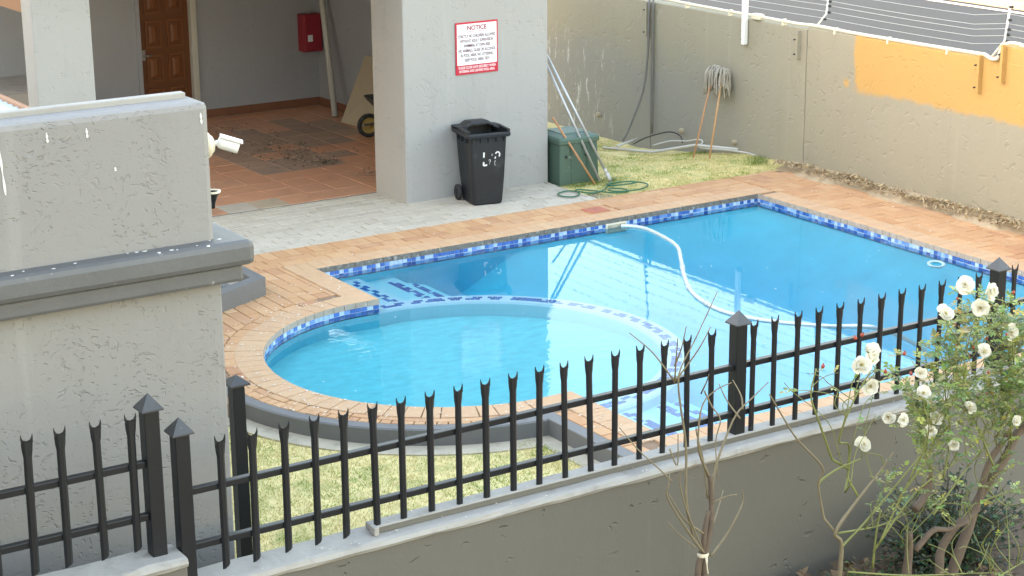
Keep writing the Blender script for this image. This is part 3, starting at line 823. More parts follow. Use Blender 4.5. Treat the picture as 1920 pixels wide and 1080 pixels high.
mb = MB(); mb.tube([(DX0+.06, 26.16, 1.02), (DX0+.06, 26.10, 1.02), (DX0+.17, 26.095, 1.02)], .011, 8); mb.box(DX0+.035, DX0+.085, 26.15, 26.161, .95, 1.10); mb.build('handle', M_steel, dr)
# skirting tiles
x = 11.26
while x < 13.2:
    mb = MB(); mb.box(x, min(x+.41, 13.235), 26.085, 26.098, .006, .13); mb.build('skirting_tile', M_skirt, cl); x += .415
y = 20.45
while y < 26.05:
    mb = MB(); mb.box(13.222, 13.238, y, min(y+.41, 26.08), .006, .13); mb.build('skirting_tile', M_skirt, cl); y += .415
# roof: lean-to with timber beams and ceiling
RFX0, RFX1 = 6.35, 13.65
rz = lambda y: 3.30+(y-19.2)*.04
mb = MB()
P = [(x, y, rz(y)+dz) for dz in (.10, .16) for x, y in ((RFX0, 19.15), (RFX1, 19.15), (RFX1, 26.6), (RFX0, 26.6))]
mb.add(P, [(3, 2, 1, 0), (4, 5, 6, 7), (0, 1, 5, 4), (1, 2, 6, 5), (2, 3, 7, 6), (3, 0, 4, 7)]); rf = mb.build('roof', M_rooftile, cl)
mb = MB(); P = [(x, y, rz(y)+dz) for dz in (.05, .09) for x, y in ((RFX0+.1, 19.3), (13.24, 19.3), (13.24, 26.1), (RFX0+.1, 26.1))]
mb.add(P, [(3, 2, 1, 0), (4, 5, 6, 7), (0, 1, 5, 4), (1, 2, 6, 5), (2, 3, 7, 6), (3, 0, 4, 7)]); mb.build('ceiling', M_ceiling, cl)
mb = MB(); mb.box(6.72, 6.86, 20.04, 26.05, 2.60, 2.84); mb.build('beam', M_timber, cl)
mb = MB(); mb.box(7.2, 8.9, 24.6, 26.08, .72, .93); mb.box(7.2, 8.9, 25.2, 26.05, 0, .72); tag(mb.build('counter', M_coping), 'pale masonry counter ledge against the clubhouse back wall', 'counter')
mb = MB(); mb.lathe([(0, .03), (.02, .028), (.025, 0)], 10, M=Matrix.Translation((7.272, 19.95, 1.70)) @ Matrix.Rotation(R(90), 4, 'Y')); mb.build('pillar_knob', M_white, cl)

# small lean-to roof left of the pillar (its edge shows above the parapet)
cn = thing('lean_to_roof', 'pale blue corrugated lean-to roof with terracotta edge behind the parapet', 'roof', (5, 17, 0))
mb = MB(); P = []; F = []; n = 90
for i in range(n+1):
    y = 14.6+3.4*i/n; z = 2.16+.018*math.sin(2*math.pi*(y/.15))
    P += [(4.1, y, z+.10), (5.56, y, z)]
F = [(2*i, 2*i+1, 2*i+3, 2*i+2) for i in range(n)]
mb.add(P, F, smooth=True); mb.build('sheeting', M_roofblue, cn)
mb = MB(); mb.bbox(5.555, 5.605, 14.6, 18.0, 2.08, 2.205, .006); mb.build('fascia', M_fascia, cn)
mb = MB(); mb.box(5.47, 5.55, 14.7, 14.8, -.3, 2.1); mb.build('post', M_white, cn)
mb = MB(); mb.box(5.47, 5.55, 17.8, 17.9, -.3, 2.1); mb.build('post', M_white, cn)

# ============================================================ NEAR BUILDING (left)
nb = thing('gatehouse', 'rough grey plastered gatehouse with parapet and dark moulded ledge', 'building', (2, 9.3, 0))
NX = 4.03
def roughbox(x0, x1, y0, y1, z0, z1, b=.012): mb = MB(); mb.bbox(x0, x1, y0, y1, z0, z1, b); return mb
roughbox(-4, NX, 9.2, 14.0, -.5, 2.62).build('wall', M_near, nb)
par = roughbox(-4, NX-.02, 9.2, 9.46, 2.80, 3.585, .035).build('parapet', M_near, nb)
mb = roughbox(-4, NX+.155, 9.07, 14.1, 2.695, 2.835, .035); mb.build('ledge', M_ledge, nb)
mb = roughbox(-4, NX+.10, 9.115, 14.05, 2.60, 2.694, .02); mb.build('ledge', M_ledge, nb)
mb = MB(); mb.bbox(-4, NX-.075, 9.37, 9.43, 3.57, 3.615, .006); mb.build('flashing', M_coping, nb)
mb = MB(); mb.box(-4, NX-.02, 9.47, 14.0, 2.84, 2.95); mb.build('roof', M_concrete, nb)
for x, z1, l_ in ((2.87, 3.50, .27), (3.12, 3.52, .05), (3.33, 3.52, .05), (3.96, 3.53, .06), (3.47, 3.30, .02)):
    mb = MB(); w_ = .005; zz = [z1-l_*i/8 for i in range(9)]; P = []
    for i, z in enumerate(zz): k = .5+.5*math.sin(i*1.7+x); xo = .012*i/8*l_/.2; P += [(x-w_*(.4+k)+xo, 9.1965, z), (x+w_*(.4+k)+xo, 9.1965, z)]
    mb.add(P+[(a, 9.203, c) for a, b, c in P], [(2*i, 2*i+2, 2*i+3, 2*i+1) for i in range(8)]); mb.build('dropping', M_paint, nb)
dp = MB()
for i in range(16):
    x = rng.uniform(2.6, 4.1); y = rng.uniform(9.09, 9.19); r_ = rng.uniform(.002, .009)
    a0 = rng.random()*6; dp.prism([(x+r_*rng.uniform(.6, 1.5)*math.cos(a0+k*1.05)*1.5, y+r_*rng.uniform(.6, 1.2)*math.sin(a0+k*1.05)) for k in range(6)], 2.83, 2.8368)
stuff(dp.build('ledge_droppings', M_paint, nb))

# security camera on the end wall
sc_ = thing('security_camera', 'white bullet security camera on the end of the gatehouse parapet', 'camera', (4.02, 9.42, 3.31))
Mx = Matrix.Translation((4.009, 9.33, 3.325)) @ Matrix.Rotation(R(90), 4, 'Y')
mb = MB(); mb.lathe([(.0, .0), (.072, .0), (.072, .034), (.068, .042), (.052, .046), (.048, .062), (.0, .064)], 28, M=Mx); mb.build('mount', M_cream, sc_)
mb = MB(); mb.tube([(4.06, 9.33, 3.325), (4.095, 9.325, 3.33), (4.12, 9.32, 3.335)], .014, 10); mb.build('arm', M_white, sc_)
dirv = Vector((.80, -.35, -.30)).normalized(); st_ = Vector((4.108, 9.325, 3.338))
Q = dirv.to_track_quat('Z', 'Y').to_matrix().to_4x4() @ Matrix.Scale(1.15, 4)
mb = MB(); mb.lathe([(0, -.004), (.022, 0), (.029, .008), (.031, .02), (.031, .095), (.029, .10), (.0245, .10), (.0245, .09), (0, .09)], 24, M=Matrix.Translation(st_) @ Q); bd = mb.build('body', M_white, sc_)
mb = MB(); mb.lathe([(0, .0935), (.023, .0935), (.023, .091)], 20, M=Matrix.Translation(st_) @ Q); mb.build('lens', M_glass, bd)
mb = MB(); mb.bbox(-.033, .033, .024, .034, .0, .112, .004, M=Matrix.Translation(st_) @ Q); mb.build('hood', M_white, bd)
# wall lamp below it
wl_ = thing('wall_lamp', 'black cone wall lamp on the end of the gatehouse below the camera', 'lamp', (4.04, 9.40, 3.02))
Mx = Matrix.Translation((4.072, 9.36, 2.965))
mb = MB(); mb.lathe([(0, 0), (.012, .0), (.016, .03), (.030, .07), (.042, .085), (.045, .09)], 20, M=Mx); mb.build('shade', M_black, wl_)
mb = MB(); mb.lathe([(.046, .088), (.048, .098), (.040, .099), (.036, .092)], 20, M=Mx); mb.build('rim', M_cream, wl_)
mb = MB(); mb.box(4.008, 4.065, 9.345, 9.375, 2.98, 3.01); mb.build('bracket', M_black, wl_)

# ============================================================ LOW WALL AND PALISADE FENCE
def lowwall(x0, x1, z1, label, cap=True):
    t = thing('garden_wall', label, 'wall', ((x0+x1)/2, 8.5, .3))
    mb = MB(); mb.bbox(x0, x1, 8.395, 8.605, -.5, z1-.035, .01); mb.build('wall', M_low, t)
    mb = MB(); n = 60; P = []; F = []
    prof = [(8.385, z1-.05), (8.375, z1-.03), (8.385, z1-.008), (8.41, z1), (8.60, z1+.003), (8.62, z1-.012), (8.625, z1-.04)]
    for i in range(n+1):
        x = x0+(x1-x0)*i/n
        for k, (y, z) in enumerate(prof): P.append((x, y+rng.uniform(-.004, .004)*(k < 4), z+rng.uniform(-.004, .003)))
    m = len(prof)
    F = [(i*m+j, (i+1)*m+j, (i+1)*m+j+1, i*m+j+1) for i in range(n) for j in range(m-1)]+[tuple(range(m)), tuple(n*m+j for j in range(m))[::-1]]
    mb.add(P, F); mb.build('coping', M_coping, t)
    return t
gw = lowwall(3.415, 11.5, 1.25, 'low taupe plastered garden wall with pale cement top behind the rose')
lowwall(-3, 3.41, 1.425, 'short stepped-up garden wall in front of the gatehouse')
mb = MB(); mb.bbox(4.53, 11.5, 8.475, 8.575, 1.252, 1.292, .006); mb.build('ridge_strip', M_coping, gw)
mb = MB(); mb.box(4.55, 11.5, 8.4700, 8.4745, 1.2535, 1.283); mb.build('strip_shade', M_low, gw)  # darker face paints in the shade of the groove before the strip
mb = MB(); mb.bbox(4.515, 4.545, 8.44, 8.50, 1.252, 1.30, .004); mb.build('strip_end', M_coping, gw)

FY = 8.525
PICK = None
def make_picket(z0, z1):
    """palisade pale: shallow W section, two-pronged tip, angled foot"""
    mb = MB(); h = .021; d = .010
    sec = lambda k: [(-h*k, .0), (-h*.45*k, -d), (h*.45*k, -d), (h*k, .0)]
    th = .0035
    lev = [(z0, 1), (z1-.115, 1), (z1-.085, 1.22), (z1-.05, 1.35), (z1-.035, 1.36)]
    P = []; F = []
    for i, (z, k) in enumerate(lev):
        for x, y in sec(k): P.append((x, y, z+(.025*(h-x)/(2*h)*-1 if i == 0 else 0)))
        for x, y in sec(k): P.append((x, y+th, z+(.025*(h-x)/(2*h)*-1 if i == 0 else 0)))
    for i in range(len(lev)-1):
        for j in range(3):
            a = i*8+j; F.append((a, a+1, a+9, a+8)); a += 4; F.append((a+1, a, a+8, a+9))
        for j in (0, 3):
            a = i*8+j; F.append((a, a+8, a+12, a+4) if j == 0 else (a+4, a+12, a+8, a))
    mb.add(P, F)
    # two curved prongs
    kk = 1.36*h
    for s in (-1, 1):
        o_ = [(kk*s, z1-.036), (kk*s*1.06, z1-.018), (kk*s*1.0, z1+.002), (kk*s*.86, z1-.014), (kk*s*.6, z1-.028), (kk*s*.0, z1-.035), (0, z1-.045), (kk*s, z1-.045)]
        Pf = [(x, -.004, z) for x, z in o_]+[(x, .003, z) for x, z in o_]; n = len(o_)
        mb.add(Pf, [tuple(range(n)) if s > 0 else tuple(range(n-1, -1, -1)), tuple(range(2*n-1, n-1, -1)) if s > 0 else tuple(range(n, 2*n))]+[(i, i+n, (i+1) % n+n, (i+1) % n) for i in range(n)])
    me_o = mb.build('picket', M_black); me = me_o.data; bpy.data.objects.remove(me_o); me.transform(Matrix.Translation((0, 0, -1.57))); return me
pk_main = make_picket(1.285, 2.00)
def post(t, x, z0, z1, s=.040, cap=True):
    mb = MB(); mb.bbox(x-s, x+s, FY-s, FY+s, z0, z1, .005); p_ = mb.build('post', M_black, t)
    if cap:
        mb = MB(); c = s+.018
        mb.add([(x-c, FY-c, z1-.002), (x+c, FY-c, z1-.002), (x+c, FY+c, z1-.002), (x-c, FY+c, z1-.002), (x, FY, z1+.082),
                (x-c, FY-c, z1+.006), (x+c, FY-c, z1+.006), (x+c, FY+c, z1+.006), (x-c, FY+c, z1+.006)],
               [(3, 2, 1, 0), (0, 1, 6, 5), (1, 2, 7, 6), (2, 3, 8, 7), (3, 0, 5, 8), (5, 6, 4), (6, 7, 4), (7, 8, 4), (8, 5, 4)]); mb.build('post_cap', M_cap, p_)
def rail(t, x0, x1, z): mb = MB(); mb.bbox(x0, x1, FY-.020, FY+.020, z-.018, z+.018, .004); mb.build('rail', M_black, t)
f1 = thing('palisade_fence', 'black steel palisade fence along the low wall by the rose', 'fence', (6, FY, 1.25))
for x, z in ((3.46, 2.05), (7.10, 1.995), (9.33, 1.985)): post(f1, x, 1.0 if x < 4 else 1.24, z)
for a, b in ((3.50, 7.06), (7.14, 9.29), (9.37, 11.4)): rail(f1, a, b, 1.722); rail(f1, a, b, 1.418)
def pale(t, me, x, dz=0):
    o = obj('picket', me, t); o.location = (x+rng.gauss(0, .003), FY-.030, 1.57+dz+rng.uniform(-.004, .004)); o.rotation_euler = (rng.gauss(0, .008), rng.gauss(0, .008), rng.gauss(0, .05))
x = 3.665; 
for i in range(19): pale(f1, pk_main, x+i*.1783)
for i in range(12): pale(f1, pk_main, 7.195+i*.1755)
for i in range(9): pale(f1, pk_main, 9.46+i*.176, 0)
f2 = thing('palisade_fence', 'black steel palisade fence on the stepped-up wall by the gatehouse', 'fence', (1, FY, 1.42))
post(f2, 3.305, 1.41, 2.21); rail(f2, -1, 3.265, 1.924); rail(f2, -1, 3.265, 1.640)
for i in range(22): pale(f2, pk_main, 3.19-i*.179, .215)
# gate post behind the corner
gp = thing('gate_post', 'black steel gate post with flat cap behind the gatehouse corner', 'post', (4.44, 10, -.28))
mb = MB(); mb.bbox(4.40, 4.478, 9.96, 10.04, LAWN-.05, 1.70, .004); mb.build('post', M_black, gp)
mb = MB(); c = .065; mb.add([(4.44-c, 10-c, 1.70), (4.44+c, 10-c, 1.70), (4.44+c, 10+c, 1.70), (4.44-c, 10+c, 1.70), (4.44-c, 10-c, 1.712), (4.44+c, 10-c, 1.712), (4.44+c, 10+c, 1.712), (4.44-c, 10+c, 1.712), (4.44, 10, 1.76)],
    [(3, 2, 1, 0), (0, 1, 5, 4), (1, 2, 6, 5), (2, 3, 7, 6), (3, 0, 4, 7), (4, 5, 8), (5, 6, 8), (6, 7, 8), (7, 4, 8)]); mb.build('post_cap', M_cap, gp)

# planter box
plt = thing('planter', 'low grey-painted masonry planter filled with sand beside the brick paving', 'planter', (7.3, 17, 0))
outp = [(7.92, 17.62), (6.4, 17.62), (6.4, 16.22), (7.92, 16.98)]; inn = [(7.79, 17.50), (6.52, 17.50), (6.52, 16.42), (7.79, 17.06)]
mb = MB()
for i in range(4): mb.prism([outp[i], outp[(i+1) % 4], inn[(i+1) % 4], inn[i]], -.1, .19)
mb.build('rim_wall', M_kerb, plt); mb = MB(); mb.prism(inn, -.1, .08); mb.build('fill', M_sand, plt)
mb = MB(); mb.bbox(7.40, 7.60, 17.1, 17.35, .05, .13, .01); mb.build('block', M_kerb, plt)

# ============================================================ unseen building block added outside the frame to shade the court
th = thing('shade_block', 'unseen building block added on the left to shade the court', 'building', (-6, 20, 0))
mb = MB(); mb.box(-11, -3, -6, 20.85, -2.5, 7.3); mb.box(-4.6, -3, 20.85, 29.5, -2.5, 8.3); mb.box(-11, -4.601, 22.6, 29.5, -2.5, 8.3); mb.build('wall', M_shadeblock, th)
mb = MB(); mb.box(-11.2, -2.98, -6.1, 20.84, 7.3, 7.35); mb.box(-4.6, -2.98, 20.85, 29.6, 8.3, 8.4); mb.box(-11.2, -4.601, 22.6, 29.6, 8.3, 8.4); mb.build('roof', M_rooftile, th)
for i in range(6):
    for z in (.6, 3.2):
        mb = MB(); mb.box(-3.0, -2.99, -3+i*4, -1.6+i*4, z, z+1.2); mb.build('window', M_glass, th)

# ============================================================ OBJECTS
def text_mesh(txt, size, align='CENTER', ex=.0, bold=0.0):
    cu = bpy.data.curves.new('txt', 'FONT'); cu.body = txt; cu.size = size; cu.align_x = align; cu.align_y = 'CENTER'; cu.extrude = ex; cu.offset = bold
    o = bpy.data.objects.new('txt', cu); COL.objects.link(o); bpy.context.view_layer.update()
    me = bpy.data.meshes.new_from_object(o.evaluated_get(bpy.context.evaluated_depsgraph_get())); bpy.data.objects.remove(o); return me
def lettering(txt, size, maxw, parent, Mx, mat, bold=0.0, z=0, x=0):
    me = text_mesh(txt, size, ex=.0006, bold=bold)
    xs = [v.co.x for v in me.vertices]; w_ = max(xs)-min(xs); k = maxw/w_
    S = Matrix.Translation((x, z, 0)) @ Matrix.Diagonal((k, 1, 1, 1)); me.transform(S); me.transform(Mx)
    me.materials.clear(); me.materials.append(mat); return obj('lettering', me, parent)

# notice board on the pier
SX0, SX1, SZ0, SZ1 = 11.80, 12.405, 1.50, 2.135
M_signwhite = simple('sign_white', (.72, .75, .80), .3, .03, 5)
M_signred = simple('sign_red', (.50, .018, .045), .35, .08, 6)
M_signtext = simple('sign_text', (.13, .035, .05), .5, .05, 8)
M_signtextr = simple('sign_title', (.30, .02, .04), .5, .05, 8)
M_signpink = simple('sign_pale', (.80, .66, .68), .5, .04, 8)
sg = thing('notice_sign', 'white notice board with red border and lower band on the grey pier', 'sign', ((SX0+SX1)/2, 19.61, SZ0))
mb = MB(); mb.bbox(SX0, SX1, 19.606, 19.616, SZ0, SZ1, .002); mb.build('board', M_signred, sg)
mb = MB(); mb.box(SX0+.02, SX1-.02, 19.6035, 19.6062, SZ0+.115, SZ1-.022); mb.build('face', M_signwhite, sg)
SC = (SX0+SX1)/2
def smx(z): return Matrix.Translation((SC, 19.6028, z)) @ Matrix.Rotation(R(90), 4, 'X')
lettering('NOTICE', .075, .275, sg, smx(2.06), M_signtextr, .0022)
mb = MB(); mb.box(SC-.14, SC+.14, 19.6022, 19.6034, 2.016, 2.021); mb.build('underline', M_signtextr, sg)
for txt, wd, z in (('STRICTLY NO CHILDREN ALLOWED', .53, 1.963), ('WITHOUT ADULT SUPERVISION.', .48, 1.905), ('SWIMMING AT OWN RISK', .38, 1.847), ('NO ANIMALS, GLASS OR ALCOHOL', .53, 1.789), ('IN POOL AREA. NO LITTERING.', .47, 1.731), ('KEEP POOL AREA TIDY', .36, 1.673)):
    lettering(txt, .052, wd, sg, smx(z), M_signtext, .0012)
for txt, wd, z in (('PLEASE CLOSE GATE SECURELY WHEN', .53, 1.582), ('ENTERING AND LEAVING POOL AREA.', .51, 1.538)):
    me_o = lettering(txt, .042, wd, sg, Matrix.Translation((SC, 19.6045, z)) @ Matrix.Rotation(R(90), 4, 'X'), M_signpink, .001)
for x, z in ((SX0+.29, SZ1-.011), (SX1-.010, 1.8), (SX0+.01, 1.8)): 
    mb = MB(); mb.tube([(x, 19.602, z), (x, 19.612, z)], .005, 8); mb.build('screw', M_steel, sg)

# wheelie bin
bn = thing('wheelie_bin', 'black wheelie bin with broken lid and white painted letters by the pier', 'bin', (0, 0, 0))
def loop(w_, d, z, y0, r_=.05, n=5):
    """rounded rectangle, front (-y) at y0"""
    pts = []
    for cx, cy, a0 in ((w_/2-r_, y0+d-r_, 0), (-w_/2+r_, y0+d-r_, 90), (-w_/2+r_, y0+r_, 180), (w_/2-r_, y0+r_, 270)):
        for i in range(n): a = R(a0+90*i/(n-1)); pts.append((cx+r_*math.cos(a), cy+r_*math.sin(a), z))
    return pts
def loft(mb, loops, mi=0, smooth=False, close_bottom=False, close_top=False):
    n = len(loops[0]); P = [p for l in loops for p in l]
    F = [(i*n+j, i*n+(j+1) % n, (i+1)*n+(j+1) % n, (i+1)*n+j) for i in range(len(loops)-1) for j in range(n)]
    if close_bottom: F.append(tuple(range(n-1, -1, -1)))
    if close_top: F.append(tuple((len(loops)-1)*n+j for j in range(n)))
    mb.add(P, F, mi, None, smooth)
mb = MB(); loft(mb, [loop(.36, .42, .0, .03, .05), loop(.385, .45, .02, .02, .05), loop(.43, .50, .35, .0, .045), loop(.475, .545, .80, -.015, .04), loop(.485, .555, .86, -.02, .04), loop(.455, .525, .86, -.005, .035), loop(.34, .40, .03, .04, .03)], close_bottom=True, close_top=True)
bnb = mb.build('body', M_bin, bn)
mb = MB(); loft(mb, [loop(.53, .60, .845, -.045, .03), loop(.56, .63, .855, -.055, .035), loop(.565, .635, .885, -.058, .035), loop(.55, .62, .90, -.05, .03), loop(.455, .525, .90, -.005, .03), loop(.455, .525, .85, -.005, .03), loop(.53, .60, .845, -.045, .03)]); mb.build('rim', M_bin, bn)
# ribs under the rim
for i in range(5): mb = MB(); mb.box(-.20+.1*i-.006, -.20+.1*i+.006, -.042, -.012, .79, .85); mb.build('rib', M_bin, bnb)
for i in range(3): mb = MB(); mb.box(-.275, -.236, .08+.14*i, .092+.14*i, .78, .85); mb.build('rib', M_bin, bnb)
# lid: back part with raised hump, the front broken away
mb = MB(); hx = [-.275, -.20, -.15, -.11, .11, .15, .20, .275]; hz = [.925, .93, .96, .985, .985, .96, .93, .925]; ys = [.26, .30, .40, .55, .585]
P = []
for k, y in enumerate(ys):
    for x, z in zip(hx, hz):
        drop = (.0, .012, .008, -.004, -.03)[k]; yy = y+(.06*abs(x)/.275 if k == 0 else 0)-(.09 if (k == 0 and abs(x) > .18) else 0)
        P.append((x, yy, z+drop-(.015 if k == 0 else 0)))
P += [(x, y, z-.014) for x, y, z in P]; m = len(hx); q = m*len(ys)
F = [(k*m+i, k*m+i+1, (k+1)*m+i+1, (k+1)*m+i) for k in range(len(ys)-1) for i in range(m-1)]
F += [tuple(i+q for i in f[::-1]) for f in F]
rim_ = [i for i in range(m)]+[k*m+m-1 for k in range(1, len(ys))]+[q-1-i for i in range(1, m)]+[k*m for k in range(len(ys)-2, 0, -1)]
F += [(rim_[(i+1) % len(rim_)], rim_[i], rim_[i]+q, rim_[(i+1) % len(rim_)]+q) for i in range(len(rim_))]
mb.add(P, F)
for s in (-1, 1): mb.box(s*.255-.018, s*.255+.018, -.03, .33, .905, .935)
mb.build('lid', M_bin, bn)
mb = MB(); mb.tube([(-.25, .57, .885), (-.25, .635, .905), (.25, .635, .905), (.25, .57, .885)], .014, 8); mb.build('handle', M_bin, bn)
for s in (-1, 1):
    Mx = Matrix.Translation((s*.245, .44, .10)) @ Matrix.Rotation(R(90), 4, 'Y')
    mb = MB(); mb.lathe([(.0, -.022), (.05, -.024), (.062, -.02), (.088, -.026), (.098, -.018), (.10, 0), (.098, .018), (.088, .026), (.062, .02), (.05, .024), (0, .022)], 26, M=Mx); wh = mb.build('wheel', M_rubber, bn)
    mb = MB()
    for k in range(6): a = k*math.pi/3; mb.tube([Mx @ Vector((.012*math.cos(a), .012*math.sin(a), -.027)), Mx @ Vector((.06*math.cos(a), .06*math.sin(a), -.024))], .005, 5)
    mb.build('hub', M_bin, wh)
mb = MB(); mb.tube([(-.24, .44, .10), (.24, .44, .10)], .012, 8); mb.build('axle', M_steel, bn)
# painted letters: L and P with faded strokes between
def stroke(mb, pts, wd):
    for (x0, z0), (x1, z1) in zip(pts[:-1], pts[1:]):
        dx, dz = x1-x0, z1-z0; L = math.hypot(dx, dz); nx_, nz = -dz/L*wd/2, dx/L*wd/2
        q = [(x0+nx_, z0+nz), (x0-nx_, z0-nz), (x1-nx_, z1-nz), (x1+nx_, z1+nz)]
        fy = lambda z: -.0018-.043*(z/.80)+.028-.003
        yy = lambda z: (.0 if z < .35 else -.015*(z-.35)/.45)-.0025
        mb.add([(x, yy(z), z) for x, z in q], [(0, 1, 2, 3)])
mb = MB(); stroke(mb, [(-.06, .665), (-.062, .60)], .020); stroke(mb, [(-.064, .545), (-.066, .50), (-.02, .505)], .020); mb.build('lettering', M_paint, bn)
mb = MB(); a = [(.115+.028*math.cos(R(t)), .625+.034*math.sin(R(t))) for t in range(160, -80, -30)]; stroke(mb, a, .016); stroke(mb, [(.088, .60), (.082, .575)], .015); stroke(mb, [(.085, .555), (.075, .52)], .006); stroke(mb, [(.078, .515), (.083, .49)], .005); mb.build('lettering', M_paint, bn)
mb = MB(); stroke(mb, [(.045, .64), (.043, .615)], .006); a = [(.012+.012*math.cos(R(t)), .555+.016*math.sin(R(t))) for t in range(-120, 200, 40)]; stroke(mb, a, .006); stroke(mb, [(.01, .525), (.014, .51)], .004); mb.build('lettering', M_paint, bn)
bn.location = (11.86, 18.985, .002); bn.rotation_euler = (0, 0, R(-11)); bn.scale = (1.0, .92, .985)

# green pump cover
gbx = thing('pump_box', 'weathered green plastic pump cover box beside the pier', 'box', (0, 0, 0))
mb = MB(); loft(mb, [loop(.60, .62, 0, 0, .03), loop(.57, .59, .53, .015, .03)], close_bottom=True, close_top=True)
for x in (-.12, .12): mb.bbox(x-.008, x+.008, -.004, .02, .03, .50, .003)
gb1 = mb.build('body', M_green, gbx)
mb = MB(); loft(mb, [loop(.60, .62, .52, 0, .03), loop(.61, .63, .53, -.005, .03), loop(.61, .63, .575, -.005, .03), loop(.57, .59, .60, .015, .03), loop(.40, .40, .63, .11, .04), loop(.38, .38, .64, .12, .04)], close_top=True, close_bottom=True); mb.build('lid', M_green, gbx)
for x in (-.20, .1): mb = MB(); mb.tube([(x, -.004, .36), (x, .02, .36)], .018, 10); mb.build('vent_hole', M_insul, gb1)
gbx.location = (13.485, 19.40, -.02); gbx.rotation_euler = (0, 0, R(-2))

# poles leaning against the pier side
def leanpole(a, b, r_, mat, lab, name='pole', cat='pole', foot=None):
    mb = MB(); mb.tube([a, b], r_, 10); o = mb.build(name, mat); tag(o, lab, cat)
    if foot:
        va, vb = Vector(a), Vector(b); d = (vb-va).normalized(); m2 = MB(); m2.tube([va-d*.02, va+d*.10], r_*1.5, 10); m2.tube([va+d*.10, va+d*.16], r_*1.25, 10); m2.build('end_fitting', foot, o)
    return o
leanpole((13.81, 19.19, .02), (13.20, 19.92, 1.80), .0175, M_alu, 'long aluminium pool pole with white end fitting leaning on the pier', foot=M_pvc)
leanpole((13.67, 19.22, .02), (13.185, 19.80, 1.60), .016, M_alu, 'plain aluminium pool pole leaning on the pier beside the longer one')
leanpole((13.535, 19.13, .01), (13.19, 19.58, .84), .014, M_orange, 'short orange broom handle leaning on the pier by the green box', 'broom_handle', 'handle')

# green garden hose lying in loops
hp = [(13.80, 19.14, .03), (13.62, 18.96, .02), (13.40, 18.78, .016), (13.20, 18.74, .018), (13.05, 18.98, .02), (12.86, 18.96, .018), (12.80, 18.82, .018), (12.90, 18.70, .018), (13.05, 18.78, .018), (13.14, 18.98, .022), (13.30, 18.80, .02), (13.42, 18.60, .02), (13.60, 18.53, .02), (13.66, 18.66, .02), (13.52, 18.76, .03), (13.42, 18.66, .034), (13.55, 18.53, .034), (13.85, 18.56, .022), (14.06, 18.74, .02), (13.95, 18.98, .02), (13.65, 19.02, .02), (13.62, 18.86, .035), (13.85, 18.82, .035), (14.0, 18.86, .03)]
mb = MB(); mb.tube(catmull(hp, 6), .0095, 8); tag(mb.build('garden_hose', M_hoseg), 'green garden hose lying in loose loops on the grass edge', 'hose')

# mops leaning on the boundary wall
def mop(base, top, lab, seed, mat):
    r_ = random.Random(seed); t = thing('mop', lab, 'mop', base)
    mb = MB(); mb.tube([base, top], .013, 8); mb.build('handle', mat, t)
    hd = MB(); T = Vector(top); d = (T-Vector(base)).normalized()
    for i in range(70):
        a = r_.uniform(0, 2*math.pi); out = Vector((min(.07, math.cos(a)*.11), math.sin(a)*r_.uniform(.04, .085), 0)); L = r_.uniform(.18, .31)
        p0 = T+d*r_.uniform(-.02, .05)+Vector((0, math.sin(a)*.03, 0))
        P_ = [p0, p0+out*.5+Vector((0, 0, .045)), p0+out*.95+Vector((0, 0, .0)), p0+out*1.1+Vector((0, r_.uniform(-.02, .02), -L*.5)), p0+out*1.08+Vector((0, r_.uniform(-.03, .03), -L))]
        for v in P_: v.x = min(v.x, 16.385)
        hd.tube(catmull(P_, 3), .0085, 5)
    stuff(hd.build('mop_strands', M_mop, t))
    mb = MB(); mb.tube([T-d*.05, T+d*.06], .028, 8); mb.build('clamp', M_mop, t)
mop((15.66, 19.84, -.03), (16.24, 20.17, 1.03), 'cotton string mop standing head up against the boundary wall, darker handle', 3, M_orange)
mop((15.80, 19.67, -.03), (16.25, 19.98, 1.02), 'cotton string mop standing head up against the boundary wall, paler handle', 4, M_handle)

# white pipes on the grass by the wall
mb = MB(); mb.tube([(15.63, 21.9, gz(15.63, 21.9)+.03), (15.85, 21.0, gz(15.85, 21.0)+.03), (16.1, 20.35, .0), (16.33, 19.72, .02)], .020, 8); tag(mb.build('ground_pipe', M_pvc), 'long white plastic pipe lying on the grass by the boundary wall', 'pipe')
mb = MB(); mb.tube(catmull([(16.0, 21.2, -.14), (16.15, 21.0, -.06), (16.25, 20.75, -.03), (16.3, 20.55, .02), (16.28, 20.42, .01), (16.2, 20.4, -.04), (16.15, 20.2, -.03), (16.2, 19.9, 0), (16.28, 19.5, .02), (16.3, 19.3, .01)], 5), .011, 6); tag(mb.build('flexible_pipe', M_pvc), 'thin white flexible tube curling along the foot of the wall', 'tube')
mb = MB(); mb.tube(catmull([(15.95, 21.6, -.18), (16.05, 21.4, -.06), (16.2, 21.1, .05), (16.25, 20.9, .02), (16.22, 20.8, -.06)], 5), .010, 6); tag(mb.build('cable', M_insul), 'short black cable loop lying among white pipes by the wall', 'cable')
mb = MB(); mb.tube([(15.55, 21.45, -.14), (15.98, 21.55, -.10)], .018, 6); tag(mb.build('pipe_offcut', M_pvc), 'short grey-white pipe offcut lying across the long pipe', 'pipe')

